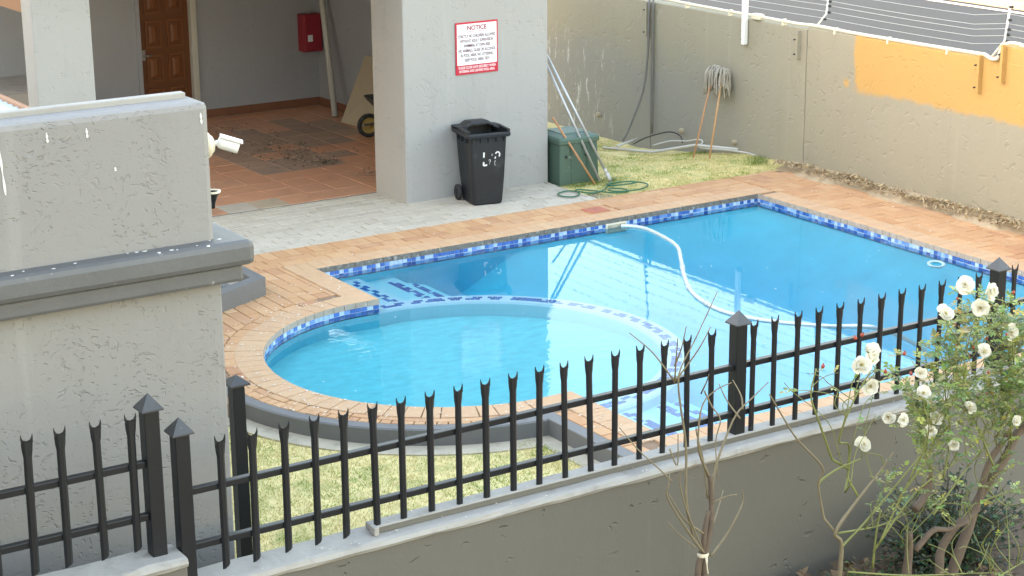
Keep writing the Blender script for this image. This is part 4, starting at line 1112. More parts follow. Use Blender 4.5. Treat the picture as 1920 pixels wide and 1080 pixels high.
# pool cleaner hose floating on the water
fh = [(12.80, 17.56, -.10), (12.93, 17.42, -.10), (12.957, 17.139, WZ+.004), (12.80, 16.506, WZ+.004), (12.457, 15.966, WZ+.004), (12.088, 15.433, WZ+.004), (11.777, 14.906, WZ+.004), (11.625, 14.424, WZ+.004), (11.625, 14.042, WZ+.003), (11.799, 13.638, WZ), (12.15, 13.25, WZ-.01), (12.55, 12.96, WZ-.03), (13.0, 12.7, WZ-.3), (13.3, 12.5, -.9)]
cv = catmull(fh, 10)
mb = MB(); rr = [.0225+.002*math.sin(i*2.1) for i in range(len(cv))]; mb.tube(cv, rr, 10); ph = tag(mb.build('pool_hose', M_hosew), 'long white ribbed cleaner hose floating from the skimmer', 'hose')
for i in (44, 56, 68): mb = MB(); mb.tube(cv[i:i+3], .029, 10); mb.build('hose_cuff', M_hosew, ph)
# floating ring
Mx = Matrix.Translation((14.63, 14.26, WZ+.005)) @ Matrix.Rotation(R(10), 4, Vector((.84, -.54, 0)))
mb = MB(); mb.lathe([(.060, .0), (.066, .008), (.085, .010), (.10, .004), (.085, -.012), (.066, -.012), (.060, 0)], 30, M=Mx)
M_ringp = simple('ring_plastic', (.30, .46, .47), .4, .1, 10)
tag(mb.build('floating_ring', M_ringp), 'round white plastic ring floating near the far pool edge', 'ring')

# skimmer lid let into the paving
M_lid = simple('lid_terracotta', (.42, .13, .075), .7, .15, 10)
lo_ = thing('skimmer_lid', 'square terracotta-red skimmer lid let into the brick paving', 'lid', (12.76, 18.0, 0))
mb = MB(); mb.bbox(12.63, 12.89, 17.905, 18.145, -.01, .012, .004); mb.build('lid', M_lid, lo_)
mb = MB(); mb.tube([(12.76, 18.03, .0121), (12.76, 18.03, .0135)], .014, 10); mb.build('finger_hole', M_insul, lo_)
# ---- clubhouse contents
fbx = thing('fire_cabinet', 'red fire equipment cabinet on the clubhouse back wall', 'cabinet', (13.06, 26, .85))
mb = MB(); mb.bbox(12.90, 13.215, 25.90, 26.095, .87, 1.44, .012); fcb = mb.build('body', M_red, fbx)
mb = MB(); mb.bbox(12.925, 13.19, 25.885, 25.905, .89, 1.42, .006); fd = mb.build('door', M_red, fbx)
mb = MB(); mb.box(12.965, 13.045, 25.881, 25.8845, 1.03, 1.13); mb.build('label_plate', M_signwhite, fd)
mb = MB(); mb.tube([(13.03, 25.98, 1.45), (13.08, 25.98, 1.47), (13.10, 25.98, 1.45)], .010, 6); mb.build('lug', M_steel, fcb)
for z in (1.2, 1.235): mb = MB(); mb.box(12.975, 13.005, 25.881, 25.8845, z, z+.012); mb.build('mark', M_insul, fd)
leanpole((12.955, 25.06, .01), (13.19, 25.95, 2.4), .045, M_pvc, 'thick white plastic pipe leaning in the clubhouse corner', 'drain_pipe', 'pipe')
bd_ = MB(); A, B, C_, D = Vector((12.84, 24.63, .004)), Vector((12.91, 23.35, .004)), Vector((13.21, 23.30, .98)), Vector((13.21, 24.50, .98))
nrm = (B-A).cross(D-A).normalized()*.016
bd_.add([A, B, C_, D, A+nrm, B+nrm, C_+nrm, D+nrm], [(3, 2, 1, 0), (4, 5, 6, 7), (0, 1, 5, 4), (1, 2, 6, 5), (2, 3, 7, 6), (3, 0, 4, 7)])
tag(bd_.build('board', M_board), 'beige chipboard sheet leaning against the clubhouse side wall', 'board')
# wheelbarrow
wb = thing('wheelbarrow', 'black wheelbarrow with yellow wheel rim half hidden behind the pier', 'wheelbarrow', (0, 0, 0))
mb = MB(); loft(mb, [loop(.26, .34, .26, .36, .05), loop(.46, .66, .50, .14, .07), loop(.52, .74, .56, .10, .07), loop(.50, .72, .565, .11, .06), loop(.24, .32, .275, .37, .05)], close_bottom=True, close_top=True); mb.build('tray', M_tray, wb)
Mx = Matrix.Translation((0, .10, .17)) @ Matrix.Rotation(R(90), 4, 'Y')
mb = MB(); mb.lathe([(.115, -.03), (.15, -.038), (.168, -.02), (.172, 0), (.168, .02), (.15, .038), (.115, .03), (.115, -.03)], 30, M=Mx); wh = mb.build('wheel', M_rubber, wb)
mb = MB(); mb.lathe([(0, -.04), (.03, -.04), (.032, -.015), (.09, -.01), (.117, -.028), (.117, .028), (.09, .01), (.032, .015), (.03, .04), (0, .04)], 24, M=Mx); mb.build('rim', M_yellow, wh)
for s in (-1, 1):
    mb = MB(); mb.tube([(s*.05, .02, .19), (s*.06, .12, .20), (s*.16, .42, .255), (s*.24, .80, .33), (s*.28, 1.25, .50)], .016, 8); mb.build('frame_tube', M_tray, wb)
    mb = MB(); mb.tube([(s*.20, .62, .29), (s*.22, .72, .01), (s*.22, .80, .01), (s*.24, .88, .35)], .013, 8); mb.build('leg', M_tray, wb)
mb = MB(); mb.tube([(-.10, .0, .18), (.10, .0, .18)], .012, 6); mb.build('axle', M_steel, wb)
wb.location = (12.55, 23.46, .002); wb.rotation_euler = (0, 0, R(-100))

# ============================================================ SCATTER (uncountable)
def bits(name, pts, cols, smin, smax, up=.15, mat=None, parent=None, asp=2.2):
    mb = MB()
    for x, y, z in pts:
        s = rng.uniform(smin, smax); a = rng.uniform(0, 6.3); ax = Vector((math.cos(a), math.sin(a), rng.uniform(-up, up)))*s; ay = Vector((-math.sin(a), math.cos(a), rng.uniform(-up, up)))*s/asp
        c = Vector((x, y, z)); k = Vector((0, 0, s*rng.uniform(.15, .5)))
        mb.add([c-ax, c-ay+k*.5, c+ax+k, c+ay+k*.6], [(0, 1, 2), (0, 2, 3)], col=rng.choice(cols))
    return stuff(mb.build(name, mat or M_bit, parent))
LIT = [(.20, .15, .10), (.30, .24, .17), (.12, .09, .065), (.36, .31, .24), (.42, .38, .32)]
pts = []
for cx, cy, sx, sy, n in ((11.3, 23.6, .30, .35, 240), (11.15, 22.8, .25, .30, 260), (11.35, 22.3, .14, .10, 130), (11.4, 25.1, .25, .22, 60), (11.5, 21.45, .12, .10, 30), (11.2, 23.2, .9, 1.2, 90)):
    for i in range(n): pts.append((rng.gauss(cx, sx), rng.gauss(cy, sy), .006))
lf_ = bits('leaf_litter', [p for p in pts if p[0] < 13 and p[1] > 20.5], LIT+[(.10, .08, .06)], .012, .035, .3)
tag(lf_, 'dry leaf litter scattered over the clubhouse tiles', 'litter')
PET = [(.72, .66, .56), (.62, .55, .45), (.75, .70, .62), (.55, .45, .33)]
pts = []
for i in range(330):
    a = rng.uniform(100, 262); r_ = rng.uniform(1.74, 2.19); pts.append((CX+r_*math.cos(R(a)), CY+r_*math.sin(R(a)), .012))
for i in range(200): pts.append((rng.uniform(6.6, 14.9), rng.uniform(17.64, 19.3), .008))
for i in range(70): pts.append((rng.uniform(15, 16), rng.uniform(12, 18), .009))
for i in range(90): pts.append((rng.uniform(7.6, 8.75), rng.uniform(16.4, 17.6), .011))
for i in range(60): pts.append((rng.uniform(8.42, 8.75), rng.uniform(11.3, 12.6), .011))
o = bits('fallen_petals', pts, PET, .004, .017, .06, asp=1.4); tag(o, 'pale fallen petals and grit scattered over the brick paving', 'petals')
pts = [(rng.uniform(3.5, 9), rng.uniform(8.39, 8.47), 1.256) for i in range(60)]+[(rng.uniform(4.6, 9), rng.uniform(8.48, 8.57), 1.296) for i in range(50)]
o = bits('fallen_petals', pts, PET, .003, .010, .05, asp=1.4); tag(o, 'tiny pale petal scraps lying on the low wall top', 'petals')
pts = []
for i in range(105):
    x, y = rng.uniform(PX0, PX1), rng.uniform(PY0, PY1); pts.append((x, y, WZ+.002))
for i in range(30): a, r_ = rng.uniform(90, 270), rng.uniform(0, 1.6); pts.append((CX+r_*math.cos(R(a)), CY+r_*math.sin(R(a)), WZ+.002))
o = bits('floating_petals', pts, [(.7, .74, .74), (.55, .55, .5)], .004, .013, .0, asp=1.3); tag(o, 'tiny pale scraps floating on the pool water', 'petals')

# earth strip clippings
pts = []
for i in range(8500):
    y = rng.uniform(9.5, 18.6); c = 16.12+.06*math.sin(y*3)+.05*math.sin(y*7.7); x = rng.gauss(c+.03, .13)
    if 15.99 < x < 16.39: pts.append((x, y, .03+.05*math.exp(-((x-c)/.1)**2)+rng.uniform(0, .03)))
o = bits('dry_clippings', pts, [(.44, .32, .18), (.50, .38, .22), (.36, .25, .13), (.55, .44, .27), (.24, .16, .09)], .012, .045, .8, asp=5)
tag(o, 'dry leaves and grass clippings heaped along the foot of the boundary wall', 'litter')

def blades(name, samp, n, h0, h1, wd, colf, zf):
    V = np.zeros((n, 3, 3), 'f'); Cc = np.zeros((n, 4), 'f'); k = 0
    while k < n:
        q = samp()
        if q is None: continue
        x, y = q; z = zf(x, y); a = rng.uniform(0, 6.283); h = rng.uniform(h0, h1); le = rng.uniform(.3, 1.5)*h; b = rng.uniform(0, 6.283)
        dx, dy = math.cos(a)*wd, math.sin(a)*wd
        V[k] = ((x-dx, y-dy, z-.004), (x+dx, y+dy, z-.004), (x+le*math.cos(b), y+le*math.sin(b), z+h)); Cc[k, :3] = colf(x, y); Cc[k, 3] = 1; k += 1
    me = bpy.data.meshes.new(name); me.vertices.add(3*n); me.loops.add(3*n); me.polygons.add(n)
    me.vertices.foreach_set('co', V.ravel()); me.loops.foreach_set('vertex_index', np.arange(3*n, dtype='i'))
    me.polygons.foreach_set('loop_start', np.arange(0, 3*n, 3, dtype='i')); me.polygons.foreach_set('loop_total', np.full(n, 3, 'i'))
    me.update(calc_edges=True); at = me.attributes.new('col', 'FLOAT_COLOR', 'FACE'); at.data.foreach_set('color', Cc.ravel()); me.materials.append(M_grass)
    return stuff(obj(name, me))
from mathutils import noise as mnoise
def gcol(x, y):
    n = mnoise.noise((x*2.1, y*2.1, 0))*.7+mnoise.noise((x*7, y*7, 3))*.55+rng.uniform(-.25, .25)
    if n > .14: c = rng.choice([(.30, .40, .08), (.37, .45, .10), (.24, .33, .06), (.46, .50, .15)])
    else: c = rng.choice([(.74, .63, .31), (.78, .69, .38), (.66, .56, .26), (.68, .62, .28), (.56, .52, .21)])
    return c
def s_lawn():
    x, y = rng.uniform(4.2, 8.14), rng.uniform(10.9, 13.9)
    if math.hypot(x-8.5, y-14.5) < 2.37+.10*mnoise.noise((x*4, y*4, 0)) or y < 10.9: return None
    return x, y
o = blades('lawn_grass', s_lawn, 42000, .006, .026, .0045, gcol, lambda x, y: LAWN+.004*mnoise.noise((x*9, y*9, 1))); tag(o, 'patchy green and straw-coloured lawn beside the paddling pool', 'grass')
def s_back():
    x, y = rng.uniform(13.15, 16.4), 18.47+5.2*rng.random()**1.3
    if 13.17 < x < 13.8 and 19.42 < y < 20.0: return None
    d = mnoise.noise((x*1.3, y*1.3, 5))
    if y > 20.8 and x > 15.2 and d < .1: return None
    return x, y
o = blades('back_grass', s_back, 45000, .006, .024, .005, gcol, lambda x, y: gz(x, y)); tag(o, 'patchy dry grass between the pier and boundary wall', 'grass')
def s_tuft():
    c = rng.choice([(13.62, 19.30), (13.40, 19.28), (13.9, 19.32), (16.25, 19.2), (16.1, 19.0), (13.75, 19.05), (16.33, 20.5)]); return rng.gauss(c[0], .09), rng.gauss(c[1], .06)
o = blades('grass_tufts', s_tuft, 1100, .02, .075, .003, lambda x, y: rng.choice([(.12, .2, .035), (.17, .25, .05), (.22, .28, .07)]), lambda x, y: gz(x, y)); tag(o, 'taller green grass tufts by the pump box and wall foot', 'grass')
o = blades('strip_grass', lambda: (rng.uniform(5.0, 8.2), 10.9+rng.random()*.0) if False else (8.0+rng.uniform(-.12, .1), rng.uniform(11.0, 12.3)), 700, .01, .03, .004, gcol, lambda x, y: LAWN+.01); tag(o, 'sparse grass creeping over the apron beside the straight kerb', 'grass')

# ============================================================ PLANTS (skeletons in the x-z plane, spread in depth)
SAP = {
    'trunk': [(6.206, 0.879), (6.213, 1.013), (6.251, 1.183), (6.246, 1.363), (6.235, 1.471)],
    'trunk2': [(6.163, 0.881), (6.196, 1.017), (6.21, 1.139), (6.232, 1.259)],
    'a': [(6.202, 1.015), (6.084, 1.17), (5.956, 1.394), (5.95, 1.474), (5.969, 1.548)],
    'b': [(6.137, 1.103), (6.07, 1.35), (6.053, 1.668), (6.007, 1.901), (5.974, 2.06), (5.978, 2.161), (6.079, 2.31), (6.195, 2.557)],
    'b2': [(5.974, 2.077), (5.881, 2.237), (5.791, 2.336)],
    'b3': [(5.976, 2.068), (5.941, 2.235), (5.919, 2.352)],
    'b4': [(5.978, 2.157), (5.96, 2.281), (5.953, 2.415)],
    'b5': [(5.98, 2.059), (6.081, 2.242), (6.139, 2.375)],
    'c': [(6.233, 1.463), (6.136, 1.633), (6.112, 1.777), (6.139, 1.926), (6.209, 1.998), (6.287, 2.034)],
    'c2': [(6.173, 1.962), (6.136, 2.063), (6.108, 2.123)],
    'c3': [(6.179, 1.978), (6.233, 1.881), (6.26, 1.807), (6.234, 1.682), (6.233, 1.472)],
    'd': [(6.249, 1.255), (6.275, 1.453), (6.355, 1.603), (6.446, 1.769), (6.571, 1.84), (6.702, 1.905)],
    'd2': [(6.442, 1.761), (6.401, 1.856), (6.373, 1.949)],
    'd3': [(6.466, 1.809), (6.485, 1.875), (6.493, 1.943)],
    'e': [(6.239, 0.988), (6.36, 1.067), (6.443, 1.174), (6.494, 1.252), (6.477, 1.328)],
    'f': [(5.974, 1.495), (5.912, 1.569), (5.81, 1.686), (5.725, 1.81)],
    'g': [(6.189, 1.136), (6.061, 1.246), (5.945, 1.432)],
    'h': [(6.23, 1.331), (6.189, 1.569), (6.123, 1.74), (6.101, 1.796)],
    'i': [(6.138, 1.067), (6.022, 1.167), (5.948, 1.259)],
    'j': [(6.272, 1.169), (6.377, 1.225), (6.461, 1.278)],
    'k': [(6.248, 1.309), (6.321, 1.346), (6.363, 1.354)],
    'l': [(6.202, 1.015), (6.039, 1.322), (5.973, 1.547), (6.043, 1.618)],
    'm': [(5.94, 1.692), (5.972, 1.599), (5.949, 1.793)],
}
ROSE_LEFT = [
    [(6.972, 0.778), (6.961, 0.993), (6.89, 1.083), (7.016, 1.235), (7.155, 1.385), (7.251, 1.509)],
    [(6.889, 1.092), (6.798, 1.375), (6.77, 1.505), (6.556, 1.726), (6.4, 1.93), (6.293, 2.053)],
    [(7.047, 1.3), (7.022, 1.558), (6.906, 1.635), (6.96, 1.871), (7.063, 2.026)],
    [(6.939, 1.433), (6.791, 1.747), (6.729, 1.916), (6.755, 2.066)],
    [(7.015, 1.262), (6.907, 1.404)],
    [(6.809, 1.372), (6.938, 1.442), (7.117, 1.465)],
    [(7.261, 0.751), (7.259, 0.976), (7.274, 1.12)],
    [(6.965, 0.918), (7.184, 1.086), (7.491, 1.366), (7.715, 1.557)],
]
ROSE_TRUNK = [
    [(7.881, 0.557), (7.984, 0.831), (8.047, 0.969), (8.111, 1.107), (8.223, 1.254), (8.338, 1.381), (8.423, 1.459)],
    [(7.756, 0.589), (7.794, 0.743), (7.88, 0.894), (8.023, 0.955), (8.101, 1.224), (8.215, 1.35)],
    [(7.522, 0.649), (7.511, 0.813), (7.503, 0.927)],
    [(7.547, 0.804), (7.66, 0.909), (7.757, 0.904), (7.876, 0.952)],
    [(7.567, 1.043), (7.669, 1.113), (7.711, 1.197), (7.757, 1.234)],
    [(7.933, 0.843), (7.851, 0.958), (7.923, 0.979), (8.047, 0.969)],
    [(8.263, 1.378), (8.34, 1.362), (8.43, 1.381)],
    [(7.591, 1.206), (7.656, 1.135)],
]
ROSE_CANE = [
    [(7.607, 1.041), (7.835, 1.213), (7.972, 1.333), (8.188, 1.419)],
    [(7.219, 0.874), (7.503, 1.177), (7.828, 1.309), (8.059, 1.464), (8.223, 1.58)],
    [(7.362, 1.172), (7.485, 1.438), (7.557, 1.75), (7.632, 2.004)],
    [(8.079, 1.235), (7.956, 1.523), (7.837, 1.804), (7.747, 2.037)],
    [(8.193, 1.361), (8.114, 1.695), (8.065, 1.979), (7.971, 2.231)],
    [(8.317, 1.373), (8.237, 1.708), (8.136, 2.003), (8.062, 2.287)],
    [(6.993, 0.816), (7.391, 0.728), (7.88, 0.632), (8.134, 0.588)],
    [(8.193, 0.485), (8.397, 0.502), (8.491, 0.498)],
    [(8.026, 0.981), (8.222, 1.032), (8.437, 1.079)],
    [(6.958, 1.048), (7.327, 0.996), (7.608, 1.022)],
    [(7.167, 0.961), (7.266, 1.231), (7.388, 1.495), (7.461, 1.787)],
    [(7.688, 1.246), (7.717, 1.499), (7.652, 1.731), (7.591, 1.923)],
    [(8.089, 1.119), (8.282, 0.921), (8.452, 0.921)],

]

def spread(pl, y0, y1, jit=.02, k=4):
    n = len(pl); return catmull([(x+rng.uniform(-.006, .006), y0+(y1-y0)*i/(n-1)+rng.uniform(-jit, jit), z) for i, (x, z) in enumerate(pl)], k)
def taper(P, r0, r1): n = len(P); return [r0+(r1-r0)*i/(n-1)+(rng.uniform(-.06, .06)*r0) for i in range(n)]

sp = thing('sapling', 'bare leafless sapling with thin twigs in front of the low wall', 'sapling', (6.2, 7.7, .45))
for key, pl in SAP.items():
    mb = MB()
    if key.startswith('trunk'):
        pl = [(pl[0][0]-.005, .22)]+pl; P = spread(pl, 7.7, 7.7, .004); mb.tube(P, taper(P, .021, .013), 8); mb.build('trunk', M_bark, sp)
    else:
        main = key in 'abcdeg'; P = spread(pl, 7.70, 7.70+rng.uniform(-.16, .16), .012); r0 = .0085 if main else .0052
        mb.tube(P, taper(P, r0, .0028), 6); mb.build('branch', M_barkg, sp)
mb = MB(); mb.lathe([(.030, -.012), (.034, 0), (.030, .012)], 12, M=Matrix.Translation((6.197, 7.70, 1.005))); mb.tube([(6.20, 7.665, 1.0), (6.195, 7.66, .95), (6.205, 7.66, .90), (6.2, 7.662, .93), (6.19, 7.665, 1.0)], .0035, 5); mb.build('tie', M_cream, sp)

LC = [(.31, .37, .11), (.26, .34, .09), (.38, .42, .14), (.20, .29, .08), (.44, .46, .17), (.28, .35, .12), (.14, .22, .08), (.16, .23, .11)]
YL = [(.52, .46, .08), (.46, .44, .12)]
def leaflet(mb, p, d, up, L, col):
    d = d.normalized(); s = d.cross(up)
    s = s.normalized() if s.length > 1e-4 else d.orthogonal().normalized(); u = s.cross(d)
    w_ = L*.33; f = u*w_*rng.uniform(.1, .45)
    P = [p, p+d*L*.35+s*w_+f, p+d*L*.72+s*w_*.75+f*.8-u*L*.05, p+d*L-u*L*.14, p+d*L*.72-s*w_*.75+f*.8-u*L*.05, p+d*L*.35-s*w_+f, p+d*L*.5-u*L*.02]
    mb.add(P, [(0, 1, 6), (1, 2, 6), (2, 3, 6), (3, 4, 6), (4, 5, 6), (5, 0, 6)], col=col, smooth=True)
def compound(mb, p, d, size, yellow=.05):
    d = d.normalized(); side = d.cross(Vector((0, 0, 1))); side = side.normalized() if side.length > .05 else Vector((1, 0, 0))
    up = Vector((rng.uniform(-.5, .5), rng.uniform(-.7, .2), 1)).normalized(); col = rng.choice(LC) if rng.random() > yellow else rng.choice(YL)
    col = tuple(c*rng.uniform(.8, 1.2) for c in col); R_ = size*1.9
    leaflet(mb, p+d*R_, d, up, size*1.15, col)
    for t, k in ((.45, .85), (.82, 1.0)):
        for s in (-1, 1): leaflet(mb, p+d*R_*t, d*.5+side*s+Vector((0, 0, rng.uniform(-.2, .25))), up, size*k, col)
def flower(parent, c, r_, facing, mat=M_petal):
    mb = MB(); f = Vector(facing).normalized(); Q = f.to_track_quat('Z', 'Y').to_matrix()
    for ringi, (n, el, rr) in enumerate(((5, 8, 1.08), (5, 28, .95), (4, 50, .62))):
        for i in range(n):
            a = 2*math.pi*(i+.5*ringi+rng.uniform(-.25, .25))/n; e = R(el+rng.uniform(-18, 18)); L = r_*rr*rng.uniform(.75, 1.25); w_ = L*rng.uniform(.5, .72)
            e1 = Vector((math.cos(a)*math.cos(e), math.sin(a)*math.cos(e), math.sin(e))); sd_ = Vector((-math.sin(a), math.cos(a), 0)); nn = sd_.cross(e1)*-1
            P = []
            for u, wu, lift in ((.05, .25, 0), (.4, .85, -.10), (.75, 1.0, -.06), (1.0, .62, .10+rng.uniform(-.1, .15))):
                for v in (-1, 0, 1): P.append(Q @ (e1*L*u*(1 if v == 0 else .95)+sd_*w_*wu*v+nn*L*(lift+(.10 if v else 0)*rng.uniform(-.4, 1.4)))+Vector(c))
            tone = rng.uniform(.95, 1.05); col = (.80*tone, .775*tone, .67*tone)
            mb.add(P, [(k*3+j, k*3+j+1, k*3+j+4, k*3+j+3) for k in range(3) for j in range(2)], col=col, smooth=True)
    o = mb.build('flower', mat, parent)
    st = MB()
    for i in range(26): st.tube([Vector(c)+Q @ Vector((rng.gauss(0, r_*.07), rng.gauss(0, r_*.07), r_*.1)), Vector(c)+Q @ Vector((rng.gauss(0, r_*.12), rng.gauss(0, r_*.12), r_*.42))], r_*.018, 3, col=(.55, .42, .10))
    stuff(st.build('stamens', M_bit, o))
    cx_ = MB()
    for i in range(5): a = i*1.257; cx_.add([Vector(c)-f*r_*.06, Vector(c)+Q @ Vector((r_*.5*math.cos(a-.2), r_*.5*math.sin(a-.2), -r_*.12)), Vector(c)+Q @ Vector((r_*.8*math.cos(a), r_*.8*math.sin(a), -r_*.22)), Vector(c)+Q @ Vector((r_*.5*math.cos(a+.2), r_*.5*math.sin(a+.2), -r_*.12))], [(0, 1, 2, 3)], col=(.13, .2, .05))
    cx_.build('sepals', M_leaf, o)
def hip(parent, c, r_=.011):
    mb = MB(); mb.lathe([(0, -r_), (r_*.7, -r_*.8), (r_, 0), (r_*.75, r_*.8), (r_*.3, r_*1.1), (r_*.45, r_*1.5)], 10, M=Matrix.Translation(c) @ Matrix.Rotation(rng.uniform(-.6, .6), 4, 'X'))
    mb.build('rose_hip', M_hip, parent)
M_hip = simple('rose_hip', (.34, .06, .035), .4, .3, 30)

FL = [(6.91, 2.11), (7.01, 2.15), (7.10, 2.13), (7.83, 2.38), (8.05, 2.31), (7.97, 2.22), (7.68, 2.23), (8.23, 2.03), (8.02, 1.94), (7.51, 1.91), (7.06, 1.94), (7.28, 1.69), (7.39, 1.65), (7.62, 1.54), (7.66, 1.61), (7.04, 1.59), (7.82, 1.41), (7.92, 1.62), (7.54, 1.78), (8.33, 1.45)]
BIG = {0, 1, 2, 3, 4, 5, 6, 7, 8}
rs = thing('rose_bush', 'large white-flowered rose bush with woody trunks against the low wall', 'rose bush', (7.9, 7.4, .45))
rl = thing('rose_bush', 'thin leggy rose with sparse leaves and a cluster of white blooms on top', 'rose bush', (6.97, 7.45, .45))
attach = []
for k, pl in enumerate(ROSE_TRUNK):
    if k == 5: continue
    y1 = 7.42+rng.uniform(-.12, .12); r0 = (.036, .030, .034, .020, .026, .018, .020, .012)[k]
    if k < 3: pl = [(pl[0][0]-.01, .22)]+pl
    P = spread(pl, 7.42, y1, .02, 5); mb = MB(); mb.tube(P, taper(P, r0, r0*.62), 9); mb.build('trunk', M_bark, rs)
    attach += P[len(P)//2:]
fol = MB(); fol2 = MB()
def leafy(fm, P, start, step, size, yel=.05):
    acc = 0
    for i in range(int(len(P)*start)+1, len(P)):
        seg = P[i]-P[i-1]; acc += seg.length
        while acc > step:
            acc -= step*rng.uniform(.6, 1.5); p = P[i]-seg*rng.random()
            d = Vector((rng.gauss(0, 1), rng.gauss(0, 1)-.2, rng.gauss(.15, .5)))+seg.normalized()*.8
            compound(fm, p, d, size*rng.uniform(.65, 1.15), yel)
def cane(parent, fm, P, r0, start=.35, step=.05, size=.026, mat=None, yel=.05):
    mb = MB(); mb.tube(P, taper(P, r0, max(.0018, r0*.35)), 6); mb.build('cane', mat or M_stem, parent); leafy(fm, P, start, step, size, yel)
for pl in ROSE_CANE:
    y = 7.40+rng.uniform(-.1, .1); P = spread(pl, y, y+rng.uniform(-.22, .12), .02, 5); cane(rs, fol, P, .0065, .45, .08)
    attach += P[len(P)//3:]
def grow_to(parent, fm, tgt, r0, step, start, size=.026, src=None, yel=.05):
    T = Vector(tgt); c = [a for a in (src or attach) if a.z < T.z-.12] or (src or attach)
    a = min(rng.sample(c, min(14, len(c))), key=lambda q: (q-T).length+abs((q-T).length-.45))
    v = T-a; m1 = a+v*.35+Vector((rng.uniform(-.06, .06), rng.uniform(-.06, .06), .10*v.length)); m2 = a+v*.72+Vector((rng.uniform(-.05, .05), rng.uniform(-.05, .05), .10*v.length))
    P = catmull([a, m1, m2, T], 6); cane(parent, fm, P, r0, start, step, size, yel=yel); return P
for i, (x, z) in enumerate(FL):
    if i in (0, 1, 2, 10, 15): continue
    y = 7.18+rng.uniform(-.12, .08); x *= y/7.4; z = 5.4-(5.4-z)*y/7.4; grow_to(rs, fol, (x, y, z-.03), .0036, .085, .35)
    flower(rs, (x, y, z), rng.uniform(.041, .050) if i in BIG else rng.uniform(.031, .041), (rng.uniform(-.8, .2), rng.uniform(-1, -.5), rng.uniform(.1, .9)))
ends = []
for i in range(105):
    a = rng.uniform(0, 6.283); q = rng.random()**.5
    x = 7.95+.66*q*math.cos(a)+rng.uniform(-.03, .03); z = 1.93+.40*q*math.sin(a)-.10*abs(x-7.95); y = 7.36+rng.uniform(-.30, .22)
    P = grow_to(rs, fol, (x, y, z), rng.uniform(.0022, .0034), .026, .22, .033); ends.append(P[-1])
for i in range(44):
    x = rng.uniform(7.2, 8.5); z = rng.uniform(1.0, 1.65); y = 7.36+rng.uniform(-.25, .2); grow_to(rs, fol, (x, y, z), .003, .05, .4, .03, yel=.14)
for i in range(16):     # slanting lower twigs
    x = rng.uniform(7.2, 8.4); z = rng.uniform(.75, 1.15); y = 7.36+rng.uniform(-.2, .15); grow_to(rs, fol, (x, y, z), .0035, .16, .6, yel=.2)
stuff(fol.build('foliage', M_leaf, rs))
for i in range(22):
    e = rng.choice(ends); c = e+Vector((rng.gauss(0, .05), rng.gauss(-.03, .05), rng.gauss(.0, .06))); hip(rs, c, rng.uniform(.007, .010))
la = []; allp = []
for k, pl in enumerate(ROSE_LEFT):
    if k == 0: pl = [(pl[0][0], .22)]+pl
    P = spread(pl, 7.45, 7.45+rng.uniform(-.18, .10), .015, 5)
    if allp and k not in (6,): q_ = min(allp, key=lambda v: (v-P[0]).length); P = [q_]+(P[1:] if len(P) > 3 else P)
    allp += P; mb = MB(); r0 = .017 if k == 0 else .0075
    mb.tube(P, taper(P, r0, .004), 7); mb.build('cane', M_barkg if k in (0, 1) else M_stem, rl); la += P[len(P)//2:]
    leafy(fol2, P, .72, .12, .022, .1)
for i in (0, 1, 2, 10, 15):
    x, z = FL[i]; y = 7.30+rng.uniform(-.08, .08); grow_to(rl, fol2, (x, y, z-.03), .0038, .075, .5, src=la)
    flower(rl, (x, y, z), rng.uniform(.046, .056) if i < 3 else .040, (rng.uniform(-.7, .3), -1, rng.uniform(.2, .8)))
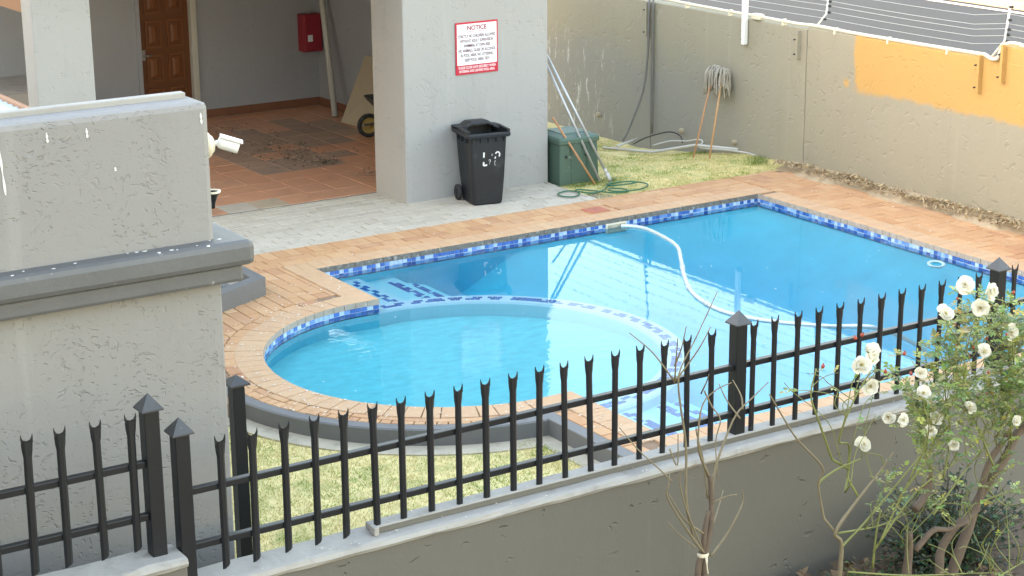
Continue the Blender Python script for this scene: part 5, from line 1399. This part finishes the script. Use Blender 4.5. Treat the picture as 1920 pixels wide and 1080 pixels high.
for x, z in ((6.55, 2.02), (6.72, 2.05), (6.78, 1.98), (7.15, 2.0), (7.2, 1.85), (7.12, 1.75), (7.2, 1.95), (6.95, 2.0), (6.62, 1.95), (7.0, 1.72)):
    grow_to(rl, fol2, (x, 7.42+rng.uniform(-.12, .1), z), .003, .055, .6, .024, src=la)
stuff(fol2.build('foliage', M_leaf, rl))
for x, z in ((7.36, 2.06), (7.22, 1.98), (6.98, 2.22), (7.03, 2.23), (7.42, 1.93), (6.75, 2.1)): hip(rl, (x, 7.38, z), .011)

# dark low shrub at the foot of the wall, and small ones beside it
def shrub(c, rad, n, lab, cols, size, name='shrub'):
    t = thing(name, lab, 'shrub', (c[0], c[1], .25)); fm = MB()
    for i in range(n//9):
        a = rng.uniform(0, 6.283); q = rng.random()**.5; T = Vector((c[0]+rad[0]*q*math.cos(a), c[1]+rad[1]*rng.uniform(-1, 1), c[2]+rad[2]*(rng.random()*1.0)*(1-.5*q)))
        b = Vector((c[0]+rng.uniform(-.08, .08), c[1]+rng.uniform(-.05, .05), c[2]-.05)); P = catmull([b, b+(T-b)*.5+Vector((0, 0, .06)), T], 5)
        mb = MB(); fm.tube(P, .003, 4, col=(.10, .085, .05))
        for p in P[4:]:
            for k in range(2):
                d = Vector((rng.gauss(0, 1), rng.gauss(0, 1), rng.gauss(.2, .6))); leaflet(fm, p, d, Vector((rng.uniform(-.4, .4), rng.uniform(-.6, .3), 1)), size*rng.uniform(.7, 1.3), tuple(x*rng.uniform(.7, 1.3) for x in rng.choice(cols)))
    stuff(fm.build('foliage', M_leaf, t))
shrub((8.35, 7.90, .30), (.62, .26, .80), 2800, 'dark green fine-leaved shrub at the foot of the low wall', [(.035, .075, .045), (.05, .10, .055), (.03, .06, .04), (.07, .12, .06)], .030)
shrub((7.45, 7.75, .28), (.30, .18, .42), 500, 'small mixed green undergrowth between the rose trunks', [(.08, .14, .04), (.12, .17, .05), (.05, .10, .04), (.16, .13, .06)], .028)
pts = [(rng.uniform(6.6, 8.6), rng.uniform(7.3, 8.3), .28+rng.uniform(0, .06)) for i in range(900)]
o = bits('dead_leaves', pts, [(.16, .10, .06), (.22, .15, .09), (.10, .07, .045)], .02, .05, .8, asp=2); tag(o, 'dead brown leaves and twigs on the garden bed under the roses', 'litter')
